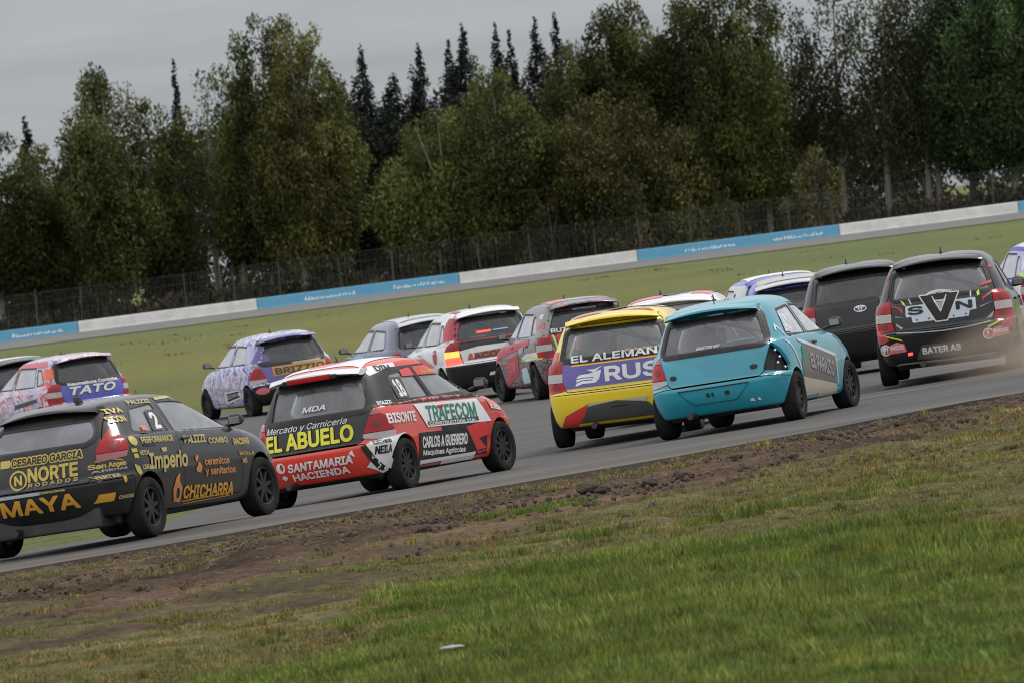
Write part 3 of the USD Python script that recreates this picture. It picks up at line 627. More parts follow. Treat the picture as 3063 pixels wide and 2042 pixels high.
CLIO = dict(
    rings=[(.24, .22, 0, -1.5, 1.6, .50, .3, .3, 3), (.21, .17, 0, -1.70, 1.86, .72, .4, .5, 3), (.29, .22, 0, -1.775, 1.93, .775, .5, .65, 3), (.42, .42, 0, -1.835, 1.975, .808, .55, .75, 2.9),
           (.50, .53, 0, -1.845, 1.955, .818, .56, .78, 2.9), (.535, .56, 0, -1.835, 1.945, .820, .56, .78, 2.9), (.565, .59, 0, -1.79, 1.92, .819, .56, .79, 2.9), (.62, .63, 0, -1.775, 1.90, .818, .56, .8, 2.9), (.78, .69, .05, -1.735, 1.78, .808, .55, .85, 2.8), (.88, .76, .08, -1.70, 1.62, .78, .54, .9, 2.7),
           (.905, .90, .01, -1.685, 1.02, .75, .52, .6, 2.7), (1.08, 1.07, .015, -1.60, .68, .675, .5, .55, 2.7), (1.24, 1.23, .03, -1.515, .36, .595, .48, .5, 2.7), (1.31, 1.295, .032, -1.46, .25, .545, .46, .5, 2.7),
           (1.345, 1.325, .036, -1.40, .17, .48, .45, .5, 2.6), (1.36, 1.34, .04, -1.30, .08, .35, .4, .4, 2.5), (1.365, 1.345, .042, -1.1, -.1, .15, .3, .3, 2.4)],
    wb=1.235, track=.715, wr=.272, arch=.298, front_track=.73,
    side=[[(-1.18, .935), (-.36, .915), (-.44, 1.255), (-1.00, 1.225)], [(-.27, .915), (.92, .915), (.34, 1.245), (-.36, 1.26)]],
    door=[[(-.31, .27), (.82, .27), (.90, .56), (.96, .91), (.36, 1.275), (-.40, 1.285), (-.31, .91)]],
    rear=[(-.595, .895), (.595, .895), (.51, 1.205), (-.51, 1.205)],
    hatch=[(-.50, .545), (.50, .545), (.60, .63), (.635, .86), (.525, 1.27), (-.525, 1.27), (-.635, .86), (-.60, .63)],
    bumper=[(-2.1, .1), (-1.46, .1), (-1.46, .50), (-1.75, .545), (-2.1, .545)],
    lamp=[(.625, .885), (.72, .87), (.95, .80), (.95, .53), (.72, .565), (.535, .60)], lamp_x=[(-2.1, .3), (-1.50, .3), (-1.40, .62), (-1.50, .83), (-1.62, 1.0), (-2.1, 1.0)], lamp_split=[(.825, 1.1, "smoked_lens"), (.645, .825, "red_lens"), (.3, .645, "clear_lens")],
    shield=[(-.58, .93), (.58, .93), (.48, 1.265), (-.48, 1.265)], spoiler=(.52, 1.305, -1.43, .19), mirror_at=(.86, .95), seat_x=-.2)
FIESTA = dict(
    rings=[(.26, .22, 0, -1.5, 1.6, .50, .3, .3, 3), (.25, .17, 0, -1.76, 1.90, .76, .4, .5, 3), (.34, .22, 0, -1.845, 1.97, .81, .5, .65, 3), (.48, .42, 0, -1.905, 2.01, .845, .55, .75, 2.9),
           (.56, .53, 0, -1.91, 1.995, .853, .56, .8, 2.9), (.60, .57, 0, -1.90, 1.985, .855, .56, .81, 2.9), (.635, .60, 0, -1.865, 1.96, .855, .56, .83, 2.9), (.71, .65, 0, -1.85, 1.92, .855, .56, .85, 2.9), (.86, .72, .04, -1.80, 1.80, .84, .55, .88, 2.8), (.94, .78, .06, -1.76, 1.62, .81, .54, .9, 2.7),
           (.965, .90, .01, -1.745, 1.10, .78, .52, .6, 2.7), (1.10, 1.06, .02, -1.645, .74, .70, .52, .55, 2.7), (1.225, 1.21, .035, -1.515, .38, .61, .5, .5, 2.6), (1.275, 1.255, .038, -1.45, .24, .555, .48, .5, 2.6),
           (1.300, 1.275, .042, -1.38, .15, .48, .45, .5, 2.5), (1.313, 1.288, .044, -1.26, .05, .35, .4, .4, 2.5), (1.318, 1.293, .044, -1.05, -.1, .15, .3, .3, 2.4)],
    wb=1.245, track=.745, wr=.282, arch=.318, front_track=.765,
    side=[[(-1.30, .985), (-.58, .935), (-.56, 1.235), (-1.05, 1.215)], [(-.46, .93), (.86, .875), (.40, 1.175), (-.10, 1.23), (-.44, 1.24)]],
    door=[[(-.50, .28), (.74, .26), (.84, .55), (.93, .87), (.42, 1.205), (-.10, 1.265), (-.50, 1.272)]],
    rear=[(-.50, .945), (.45, .945), (.525, .985), (.525, 1.07), (.47, 1.16), (-.47, 1.16), (-.535, 1.07), (-.54, .985)],
    hatch=[(-.50, .575), (.50, .575), (.56, .66), (.60, .93), (.535, 1.255), (-.535, 1.255), (-.60, .93), (-.56, .66)],
    bumper=[(-2.2, .1), (-1.52, .1), (-1.52, .60), (-2.2, .575)],
    lamp=[(.635, 1.09), (.69, 1.08), (.95, .88), (.95, .80), (.575, .755), (.56, .87)], lamp_x=[(-2.2, .6), (-1.68, .6), (-1.48, .88), (-1.46, 1.3), (-2.2, 1.3)], lamp_split=[(.835, 1.4, "red_lens"), (.5, .835, "smoked_lens")],
    shield=[(-.62, .925), (.62, .925), (.50, 1.235), (-.50, 1.235)], spoiler=(.50, 1.258, -1.41, .15), mirror_at=(.86, .92), seat_x=-.2)
for spec, a in ((ETIOS, 1.0), (CLIO, .6), (FIESTA, -.55)):      # the crown of the roof
    for k, up in ((-1, .030), (-2, .024), (-3, .012)): q = list(spec["rings"][k]); q[0] += up*a; q[1] += up*a; spec["rings"][k] = tuple(q)
HULLS = {}
def hull_of(spec):
    k = id(spec)
    if k not in HULLS: HULLS[k] = Hull(spec["rings"])
    return HULLS[k]

principled("tyre", (.010, .010, .010), .9, .2, noise=((.030, .028, .025), .4), nscale=9)
principled("rim", (.014, .014, .015), .55, .3, noise=((.04, .038, .035), .4), nscale=14)
principled("rim_metal", (.35, .35, .36), .4, metallic=.7)
principled("dark_plastic", (.022, .022, .023), .6, noise=((.07, .062, .055), .55), nscale=5)
principled("interior", (.020, .020, .021), .9)
principled("cage_steel", (.045, .046, .05), .5)
principled("pale_cage", (.38, .38, .40), .5)
principled("red_pad", (.75, .05, .05), .7)
principled("grey_pad", (.09, .09, .10), .8)
principled("red_lens", (.30, .005, .008), .22, .35, coat=.15)
principled("clear_lens", (.36, .33, .32), .25, .4, coat=.2)
principled("smoked_lens", (.30, .10, .11), .25, .35, coat=.2)
principled("lit_lens", (.8, .03, .02), .3, emit=((1, .05, .03), 2.2))
principled("amber_lit_lens", (.8, .3, .05), .3, emit=((1, .30, .05), 1.4))
principled("black_socket", (.012, .012, .012), .6)
principled("chrome", (.62, .62, .63), .2, metallic=.9)
principled("white_mirror", (.25, .25, .24), .1, metallic=.8)
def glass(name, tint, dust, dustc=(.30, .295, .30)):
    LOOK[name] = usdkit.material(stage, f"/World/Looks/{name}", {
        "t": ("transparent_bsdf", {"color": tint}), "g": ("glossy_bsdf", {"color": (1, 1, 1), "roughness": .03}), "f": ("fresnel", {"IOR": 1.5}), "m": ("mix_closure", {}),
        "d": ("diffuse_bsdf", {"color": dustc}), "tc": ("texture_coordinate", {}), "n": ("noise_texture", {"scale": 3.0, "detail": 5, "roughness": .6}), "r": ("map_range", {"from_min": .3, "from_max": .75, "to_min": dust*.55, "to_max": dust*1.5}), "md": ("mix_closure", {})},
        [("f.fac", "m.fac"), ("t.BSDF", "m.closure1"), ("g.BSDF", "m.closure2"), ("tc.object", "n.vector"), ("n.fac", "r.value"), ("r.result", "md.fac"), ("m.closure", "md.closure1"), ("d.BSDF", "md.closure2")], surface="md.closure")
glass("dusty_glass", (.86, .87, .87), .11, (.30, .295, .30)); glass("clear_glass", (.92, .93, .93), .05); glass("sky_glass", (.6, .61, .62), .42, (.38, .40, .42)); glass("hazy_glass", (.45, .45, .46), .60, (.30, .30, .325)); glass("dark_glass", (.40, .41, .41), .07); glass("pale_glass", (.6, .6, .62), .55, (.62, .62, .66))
def printed(name, stops, scale):
    """a wrap printed in soft blotches"""
    LOOK[name] = usdkit.material(stage, f"/World/Looks/{name}", {"tc": ("texture_coordinate", {}), "n": ("noise_texture", {"scale": scale, "detail": 5, "roughness": .68, "distortion": .8}), "r": ("rgb_ramp", {"ramp": stops, "interpolate": True}),
        "p": ("principled_bsdf", {"roughness": .35, "coat_weight": .8, "coat_roughness": .05})}, [("tc.object", "n.vector"), ("n.fac", "r.fac"), ("r.color", "p.base_color")], surface="p.BSDF")
printed("violet_wrap", [(.38, (.07, .06, .28)), (.43, (.10, .09, .32)), (.46, (.58, .58, .64)), (.51, (.64, .64, .68)), (.535, (.10, .09, .26)), (.55, (.14, .13, .28)), (.58, (.52, .52, .60)), (.63, (.10, .10, .16))], 3.6)
printed("red_wrap", [(.39, (.38, .04, .05)), (.43, (.50, .08, .09)), (.46, (.60, .58, .62)), (.51, (.62, .60, .66)), (.535, (.10, .10, .36)), (.58, (.60, .50, .55)), (.63, (.45, .05, .05))], 3.8)
printed("grey_wrap", [(.40, (.015, .015, .017)), (.47, (.04, .04, .045)), (.50, (.24, .24, .28)), (.53, (.03, .03, .035)), (.58, (.34, .04, .05)), (.63, (.04, .04, .045))], 5.0)
def paint(name, c, dirt=.22, rough=.3, coat=1.0): principled(name, c, rough, .5, coat, dirt=dirt, nscale=3.5)
principled("black_paint", (.005, .005, .0055), .4, .12, .9, dirt=.04, nscale=3.5); principled("charcoal_paint", (.006, .006, .0065), .4, .12, .9, dirt=.05, nscale=3.5); paint("red_paint", (.56, .032, .016), .12); paint("white_paint", (.72, .72, .72), .25); paint("teal_paint", (.006, .22, .29), .10)
paint("yellow_paint", (.72, .52, .018), .10); paint("blue_paint", (.035, .042, .36), .12); paint("slate_paint", (.10, .105, .16), .2); paint("violet_paint", (.060, .042, .23), .1); paint("silver_paint", (.45, .46, .46), .2)
for nm, c in dict(gold=(.48, .35, .06), amber=(.50, .25, .025), orange=(.46, .17, .04), pale_gold=(.42, .33, .11), white=(.66, .66, .66), lemon=(.64, .58, .02), black=(.012, .012, .012), red=(.55, .03, .025), green=(.02, .16, .11), blue=(.04, .05, .38), grey=(.33, .34, .35), mid_grey=(.27, .27, .27), dark_grey=(.055, .056, .056), light_blue=(.50, .58, .66), pink=(.62, .16, .18), lilac=(.42, .42, .62), lime=(.55, .68, .04), brick=(.42, .09, .04), orange_red=(.75, .14, .05), cream=(.42, .39, .30), crimson=(.40, .03, .05), dark_red=(.13, .004, .006), sky=(.25, .50, .75), teal=(.006, .22, .29), brown_grey=(.115, .105, .100)).items():
    principled("print_"+nm, c, .45, .3 if max(c) < .1 else .45, coat=.0 if max(c) < .1 else .15, dirt=.12, nscale=4)

WHEELS = {}
def wheel_meshes(r, w, spokes):
    k = (r, w, spokes)
    if k in WHEELS: return WHEELS[k]
    h = w/2
    tp = np.array([(r*.66, -h*.82), (r*.72, -h*.96), (r*.86, -h), (r*.955, -h*.90), (r*.995, -h*.66), (r, -h*.2), (r, h*.2), (r*.995, h*.66), (r*.955, h*.90), (r*.86, h), (r*.72, h*.96), (r*.66, h*.82)])
    tyre = trimesh.creation.revolve(np.vstack([tp, tp[:1]]), sections=40)
    rp = np.array([(r*.665, -h*.8), (r*.665, h*.80), (r*.64, h*.86), (r*.60, h*.80), (r*.58, h*.35), (r*.58, -h*.6), (r*.665, -h*.8)])
    rim = [trimesh.creation.revolve(rp, sections=36)]
    hub = trimesh.creation.cylinder(r*.17, h*.5, sections=18); hub.apply_translation([0, 0, h*.42]); rim.append(hub)
    disc = trimesh.creation.cylinder(r*.50, h*.18, sections=24); disc.apply_translation([0, 0, -h*.25]); rim.append(disc)
    for i in range(spokes):
        p = trimesh.creation.extrude_polygon(Polygon([(r*.12, -r*.075), (r*.60, -r*.05), (r*.60, r*.05), (r*.12, r*.075)]), h*.26, engine="earcut")
        p.apply_translation([0, 0, h*.42]); p.apply_transform(trimesh.transformations.rotation_matrix(2*np.pi*i/spokes+.2, [0, 0, 1])); rim.append(p)
    tread = []
    out = WHEELS[k] = (tyre, trimesh.util.concatenate(rim))
    return out
def place_wheel(root, x, y, r, w, steer, spokes, out, rim_look="rim"):
    T = np.eye(4)
    a = 0 if out > 0 else np.pi
    M = trimesh.transformations.rotation_matrix(steer, [0, 0, 1]) @ trimesh.transformations.rotation_matrix(a, [0, 0, 1]) @ trimesh.transformations.rotation_matrix(-np.pi/2, [1, 0, 0])
    M[:3, 3] = [x, y, r-.004]
    tyre, rim = wheel_meshes(r, w, spokes)
    wh = UsdGeom.Xform.Define(stage, path_of("wheel", root)); wh.AddTransformOp().Set(Gf.Matrix4d(*M.T.ravel()))
    obj("tyre", tyre, "tyre", wh.GetPrim(), smooth=40); obj("rim", rim, rim_look, wh.GetPrim(), smooth=40)

def car_matrix(x, y, yaw, bank, dz=0.0, pitch=0.0):
    """yaw: heading from +y towards +x; bank: right side up"""
    h = np.array([math.sin(yaw), math.cos(yaw), 0]); l = np.array([-math.cos(yaw), math.sin(yaw), 0]); z = np.array([0, 0, 1.])
    M = np.eye(4); l2 = l*math.cos(bank)-z*math.sin(bank); z2 = z*math.cos(bank)+l*math.sin(bank)
    M[:3, 0], M[:3, 1], M[:3, 2], M[:3, 3] = h, l2, z2, [x, y, float(H(x, y))+dz]
    return M
def race_car(spec, pose, label, body, group=None, look=None, glass_rear="dusty_glass", glass_side="clear_glass", bumper=None, hatch=None, doors=True, lamps=(True, True), lamp_looks=None, steer=0.0, spokes=10, mirrors=(-1, 1), spoiler=None, antenna=(.0, -.2), cage="cage_steel", pads="grey_pad", lean=0.0, spoiler_look=None, lit=False, rim="rim"):
    hu = hull_of(spec); M = car_matrix(*pose)
    car = thing("race_car", label, "race car", M)
    up = car
    outer = hu.solid(0); shell = outer - hu.solid(.032)
    side_gl = [rounded(p, .035) for p in spec["side"]]
    rear_gl = rounded(spec["rear"], .05); shield = rounded(spec["shield"], .06)
    holes = [prism_y(p, -1.2, 1.2) for p in side_gl] + [prism_x(rear_gl, -2.2, -1.05), prism_x(shield, -.05, 1.6)]
    wb, ar = spec["wb"], spec["arch"]
    arches = []
    for x in (-wb, wb):
        c = Point(x, spec["wr"]+.01).buffer(ar, quad_segs=10).union(sbox(x-ar, -.1, x+ar, spec["wr"]))
        for y in ((-1.2, -.50), (.50, 1.2)): arches.append(prism_y(c, *y))
    lamp_poly = rounded(spec["lamp"], .02); lx = prism_y(Polygon(spec["lamp_x"]), -1.3, 1.3)
    regions = {s: prism_x(lamp_poly if s > 0 else mirror(lamp_poly), -2.3, -1.0) ^ lx for s in (1, -1)}      # s=1: right of the car
    grown = m3.Manifold.batch_boolean([outer]+[], m3.OpType.Add)
    cut = m3.Manifold.batch_boolean(holes+arches+[regions[1], regions[-1]], m3.OpType.Add)
    lamp_shell = hu.solid(-.006) - hu.solid(.03)
    shell = shell - cut
    bump_p = prism_y(Polygon(spec["bumper"]), -1.3, 1.3)
    hat = rounded(spec["hatch"], .05); hat_p = prism_x(hat, -2.3, -1.2) - bump_p
    body_m = shell - bump_p - hat_p
    parts = [("bumper", shell ^ prism_y(Polygon(spec["bumper"]).buffer(-.009, join_style=2), -1.3, 1.3), bumper or body, None),
             ("tailgate", (shell ^ prism_x(hat.buffer(-.009), -2.3, -1.2)) - prism_y(Polygon(spec["bumper"]).buffer(.003, join_style=2), -1.3, 1.3), hatch or body, None)]
    for s in (-1, 1):
        for dp in spec["door"]:
            d = rounded(dp, .03); y0, y1 = (-1.3, -.30) if s < 0 else (.30, 1.3)
            parts.append(("door", body_m ^ prism_y(d.buffer(-.008), y0, y1), body, None))
            body_m = body_m - prism_y(d, y0, y1)
    prims = {}
    with_normals("body", *hu.skin(body_m), body, up)
    for nm, m, lk, lb in parts: prims.setdefault(nm, []).append(with_normals(nm, *hu.skin(m), lk, up))
    k = 0
    for s in (-1, 1):
        for dp in spec["door"]:
            u = min(p[0] for p in dp if p[1] > .7)+.14; z = spec["side"][0][0][1]-.13
            p, _ = hu.on("right" if s < 0 else "left", np.array([[u if s < 0 else -u, z]]), 0)
            if not np.isnan(p).any():
                x, y, z = p[0]; obj("door_handle", hull_box(x-.075, x+.075, y-.022, y+.022, z-.016, z+.016, .012), body if body != "teal_paint" else "dark_plastic", prims["door"][k], smooth=40)
            k += 1
    # glass
    gsh = hu.solid(.006) - hu.solid(.012)
    with_normals("rear_window", *hu.skin(gsh ^ prism_x(rear_gl.buffer(.006), -2.2, -1.05)), glass_rear, up)
    with_normals("windscreen", *hu.skin(gsh ^ prism_x(shield.buffer(.006), -.05, 1.6)), "clear_glass", up)
    for p in side_gl:
        for y in ((-1.2, -.3), (.3, 1.2)): with_normals("side_window", *hu.skin(gsh ^ prism_y(p.buffer(.006), *y)), glass_side, up)
    for nm, gl, sd in [("rear", rear_gl, "rear")] + [("right", p, "right") for p in side_gl] + [("left", mirror(p), "left") for p in side_gl]:
        d = hu.decal(sd, gl.buffer(.010).difference(gl.buffer(-.014)), .0015, .04)
        if d: with_normals("window_seal", *d, "dark_plastic", up)
    # tail lamps
    for k, s in enumerate((-1, 1)):                    # left, then right
        root = UsdGeom.Xform.Define(stage, path_of("tail_light", up)).GetPrim()
        reg = regions[s]
        if not lamps[k]:
            root.SetCustomDataByKey("label", "empty black socket of the missing tail light")
            with_normals("lamp_socket", *hu.skin((hu.solid(.05)-hu.solid(.07)) ^ reg), "black_socket", root)
            bits = []
            for q in ((.70, .66), (.76, .60), (.72, .72), (.68, .80)):
                p, _ = hu.on("rear", np.array([[s*q[0], q[1]]]), -.03)
                if not np.isnan(p).any(): a = trimesh.creation.icosphere(1, .018); a.apply_translation(p[0]); bits.append(a)
            if bits: obj("bulb_holder", cat(*bits), "chrome", root)
            continue
        for z0, z1, lk in (lamp_looks[k] if lamp_looks else spec["lamp_split"]):
            m = (lamp_shell ^ reg) ^ prism_x(sbox(-1.2, z0+.003, 1.2, z1-.003), -2.3, -1.0)
            if not m.is_empty(): with_normals("lens", *hu.skin(m), lk, root)
            if lk == "red_lens":
                zc, uc = {1.23: (.905 if z1 > 1 else .69, .70), 1.235: (.735, .665)}.get(wb, (.90, .70)); rr = .048 if z1 > 1 else .04
                dd = hu.decal("rear", affinity.translate(affinity.scale(Point(0, 0).buffer(1, quad_segs=6), rr*.95, rr), s*uc, zc), .010)
                if dd: with_normals("bulb", *dd, "print_dark_red", root)
    # underside, tubs, cabin
    fl = hull_box(-1.55, 1.55, -.62, .62, .17, .30, .04)
    tubs = [m3.Manifold.cylinder(.24, ar+.02, ar+.02, 28).rotate([90, 0, 0]).translate([x, y, spec["wr"]+.01]) for x in (-wb, wb) for y in (.70, -.46)]
    tubs = (m3.Manifold.batch_boolean(tubs, m3.OpType.Add) - m3.Manifold.batch_boolean([m3.Manifold.cylinder(.30, ar+.005, ar+.005, 28).rotate([90, 0, 0]).translate([x, y, spec["wr"]+.01]) for x in (-wb, wb) for y in (.78, -.46)], m3.OpType.Add)) ^ hu.solid(.035)
    ax = tube([(-wb, -.66, spec["wr"]), (-wb, .66, spec["wr"])], .045, 10); ax2 = tube([(wb, -.66, spec["wr"]), (wb, .66, spec["wr"])], .04, 10)
    ex = tube([(-1.0, .25, .24), (-1.6, .28, .22), (-1.90, .30, .22)], .035, 10)
    obj("underbody", cat(fl, tubs, ax, ax2, ex), "dark_plastic", up)
    zb = spec["rear"][0][1]
    dash = hull_box(.35, .95, -.62, .62, .60, zb-.03, .05); sh = hull_box(-1.62, -1.1, -.56, .56, .40, .56, .03)
    obj("dashboard", cat(dash, sh, tube([(.30, .30, zb-.05), (.12, .33, zb-.02)], .02, 6)), "interior", up)
    sx = spec["seat_x"]
    seat = [hull_box(sx-.25, sx+.25, .13, .57, .38, .52, .05), hull_box(sx-.38, sx-.24, .12, .58, .45, zb+.10, .06), hull_box(sx-.40, sx-.26, .20, .50, zb+.02, zb+.24, .05)]
    obj("seat", cat(*seat), "interior", up)
    for bxs in [hull_box(sx-.30, sx-.18, .12, .20, zb+.05, zb+.21, .03), hull_box(sx-.30, sx-.18, .50, .58, zb+.05, zb+.21, .03)]: obj("head_restraint", bxs, pads, up)
    top = spec["shield"][2][1]+.02; hw = .50
    hoop = [(-.42, -.60, .32), (-.42, -.62, zb-.05), (-.45, -hw, top-.05), (-.45, -hw+.08, top), (-.45, hw-.08, top), (-.45, hw, top-.05), (-.42, .62, zb-.05), (-.42, .60, .32)]
    bars = [tube(hoop, .021, 7), tube([(-.44, -hw, top-.04), (-1.35, -.46, .55)], .02, 7), tube([(-.44, hw, top-.04), (-1.35, .46, .55)], .02, 7), tube([(-.43, -.58, zb+.0), (-.45, hw-.05, top-.02)], .02, 7), tube([(-1.0, -.47, zb-.05), (-.44, .1, top-.02)], .018, 7)]
    for s in (-1, 1): bars.append(tube([(-.45, s*hw, top-.04), (.15, s*hw, top-.03), (.80, s*.62, zb-.02), (.85, s*.62, .35)], .02, 7))
    obj("roll_cage", cat(*bars), cage, up)
    # roof spoiler, aerials, mirrors
    if spoiler is not False:
        hw, zs, xs, out = spec["spoiler"]
        ys = np.linspace(-hw, hw, 17); rows = []
        for y in ys:
            t = 1-(abs(y)/hw)**3.2*.55; zc = zs+.042*(1-(y/hw)**2)-.0; b = out*t
            rows.append([(xs+.14, y, zc+.012), (xs-.02, y, zc+.016), (xs-b, y, zc-.012-.02*(y/hw)**2), (xs-b-.004, y, zc-.034), (xs-b*.6, y, zc-.05), (xs+.02, y, zc-.05), (xs+.14, y, zc-.02)])
        g = np.array(rows); n, k = g.shape[:2]
        q = np.array([[i*k+j, (i+1)*k+j, (i+1)*k+(j+1) % k, i*k+(j+1) % k] for i in range(n-1) for j in range(k)])
        f = np.vstack([q[:, [0, 2, 1]], q[:, [0, 3, 2]]]); e = [[0, j, j+1] for j in range(1, k-1)] + [[(n-1)*k, (n-1)*k+j+1, (n-1)*k+j] for j in range(1, k-1)]
        obj("spoiler", (g.reshape(-1, 3), np.vstack([f, e])), spoiler_look or body, up, smooth=40)
    for ax_ in ([antenna] if antenna else []):
        yy, xx = ax_; p, _ = hu.on("top", np.array([[-yy, xx]]), 0)
        if not np.isnan(p).any():
            z = p[0, 2]; obj("antenna", cat(tube([(xx, yy, z-.01), (xx-.03, yy, z+.075)], [.011, .006], 6), hull_box(xx-.05, xx+.05, yy-.018, yy+.018, z-.015, z+.022, .008)), "dark_plastic", up)
    mx, mz = spec["mirror_at"]
    for s in mirrors:
        y = s*.74
        m = m3.Manifold.batch_hull([m3.Manifold.sphere(.036, 14).scale([.8, 1, 1]).translate([mx+a, y+s*b, mz+c]) for a, b, c in ((0, .03, .0), (0, .12, .01), (.06, .04, .01), (.05, .11, .02), (0, .04, .045), (0, .115, .04))])
        st = m3.Manifold.batch_hull([m3.Manifold.sphere(.022, 8).translate([mx+.02, s*.68, mz-.03]), m3.Manifold.sphere(.022, 8).translate([mx+.02, y+s*.03, mz-.01])])
        mi = UsdGeom.Xform.Define(stage, path_of("wing_mirror", up)).GetPrim()
        obj("mirror_housing", cat(m, st), "dark_plastic", mi, smooth=40)
        obj("mirror_glass", hull_box(mx-.040, mx-.030, *sorted((y+s*.02, y+s*.13)), mz-.012, mz+.055, .004), "white_mirror", mi)
    for s in (-1, 1):
        place_wheel(up, -wb, s*spec["track"], spec["wr"], .195, 0, spokes, s, rim)
        place_wheel(up, wb, s*spec["front_track"], spec["wr"], .195, -steer, spokes, s, rim)
    # door handles and number plate recess stay with the livery of each car
    state = dict(prim=car, hull=hu, spec=spec, glass=unary_union(side_gl), rear_glass=rear_gl, arches=unary_union([Point(x, spec["wr"]+.01).buffer(ar+.004).union(sbox(x-ar-.004, -.2, x+ar+.004, spec["wr"])) for x in (-wb, wb)]), lamps=unary_union([lamp_poly, mirror(lamp_poly)]), level={})
    return state
def zone(c, side, pts, look, name="livery_panel", over_glass=False, lift=None, r=0.0, cell=.05):
    """a coloured field of the livery; each later one lies a little above the earlier ones"""
    g = pts if hasattr(pts, "geom_type") else rounded(pts, r)
    if side in ("right", "left"):
        gl, ar = (c["glass"], c["arches"]) if side == "right" else (mirror(c["glass"]), mirror(c["arches"]))
        if not over_glass: g = g.difference(gl.buffer(.004))
        g = g.difference(ar)
    if side == "rear" and not over_glass: g = g.difference(c["rear_glass"].buffer(.004))
    if g.is_empty: return
    k = c["level"].get(side, 0); c["level"][side] = k+1
    d = c["hull"].decal(side, g, max(lift*.68, .0062) if lift else .0048+.0003*min(k, 12), cell)
    if d: with_normals(name, *d, "print_"+look if "print_"+look in LOOK else look, c["prim"])
def words(c, side, text, at, width, height, look, bold=True, shear=0.0, rot=0.0, name="lettering", lift=.0112, outline=None):
    """lettering whose lower left corner is at (u, v)"""
    g = fit_text(text, width, height, bold, shear) if isinstance(text, str) else text
    if isinstance(text, str) and bold: g = g.buffer(height*.028, quad_segs=2)
    if rot: g = affinity.rotate(g, rot, origin=(0, 0))
    g = affinity.translate(g, *at)
    if outline:
        d = c["hull"].decal(side, g.buffer(outline[1], quad_segs=2), lift*.9-.001, .12)
        if d: with_normals("lettering_outline", *d, "print_"+outline[0], c["prim"])
    d = c["hull"].decal(side, g, lift*.9, .12)
    if d: with_normals(name, *d, "print_"+look, c["prim"])

# ------------------------------------------------------------------ the field: each car and its livery
def rect(u0, v0, u1, v1): return sbox(u0, v0, u1, v1)
def disc(u, v, a, b=None): return affinity.scale(Point(u, v).buffer(1, quad_segs=8), a, b or a)
def line(pts, w): return LineString(pts).buffer(w/2, cap_style=2, join_style=2)
def plate(c, name, box, look):
    """a small solid piece in the car's own axes"""
    return obj(name, hull_box(*box), look, c["prim"], smooth=40)

# black hatchback with gold print, nearest on the left
c = race_car(FIESTA, (-3.76, 80.45, .40, .026), "black race hatchback covered in gold sponsor lettering with number 2 on its window", "charcoal_paint", glass_rear="hazy_glass", glass_side="sky_glass", antenna=(.10, -.55), spokes=8, mirrors=(-1,), steer=.05)
plate(c, "antenna_base", (-.72, -.66, .02, .08, 1.33, 1.385, .008), "dark_plastic")
zone(c, "rear", rounded(FIESTA["rear"], .05).buffer(.04), "black")
words(c, "rear", "CESAREO GARCIA", (-.27, .828), .71, .062, "black", outline=("gold", .011))
zone(c, "rear", rounded([(-.40, .825), (-.30, .825), (-.28, .86), (-.30, .895), (-.40, .895)], .008), "gold", "sponsor_mark")
words(c, "rear", "NORTE", (-.10, .672), .50, .115, "gold"); words(c, "rear", "R O D A D O S", (-.10, .618), .50, .036, "pale_gold")
zone(c, "rear", disc(-.205, .695, .094).difference(disc(-.205, .695, .076)), "gold", "sponsor_mark", lift=.011); words(c, "rear", "N", (-.245, .655), .08, .082, "gold")
words(c, "rear", "MAYA", (-.41, .385), .80, .125, "amber")
zone(c, "rear", rect(-.45, .540, .02, .568), "grey", "sponsor_strip"); words(c, "rear", "construcciones", (.0, .548), .28, .020, "pale_gold")
for t, at, w, h, lk, sh in (("San Angelo", (-1.80, .70), .22, .040, "gold", .3), ("ARENAS", (-1.80, .665), .22, .020, "grey", 0), ("VERTICE", (-1.82, .60), .15, .030, "pale_gold", .2), ("CHACRAS", (-1.70, .40), .15, .030, "pale_gold", 0), ("NETCH", (-1.36, .765), .17, .040, "pale_gold", 0), ("LINEAR", (-1.36, .635), .20, .040, "pale_gold", 0),
                        ("Imperio", (-1.22, .63), .80, .135, "pale_gold", .15), ("ceramicos", (-.06, .575), .55, .058, "orange", 0), ("y sanitarios", (-.06, .485), .67, .058, "orange", 0), ("CHICHARRA", (-.55, .305), 1.10, .105, "amber", .1),
                        ("PERFORMANCE", (-1.26, .872), .64, .052, "pale_gold", 0), ("PALIZZI", (-.40, .805), .46, .068, "pale_gold", 0), ("COMBO", (.12, .765), .42, .050, "pale_gold", 0), ("RACING", (.66, .715), .36, .055, "gold", .1), ("MOLLA", (.75, .61), .34, .028, "amber", 0), ("HG", (.80, .53), .10, .045, "pale_gold", 0),
                        ("PALIZZI", (-1.00, 1.243), .44, .034, "pale_gold", 0), ("IVA", (-1.38, 1.185), .19, .045, "gold", .2), ("SCON", (-1.44, 1.10), .20, .055, "gold", 0)):
    words(c, "right", t, at, w, h, lk, shear=sh, rot=-2.2 if at[0] > -1.5 else 0)
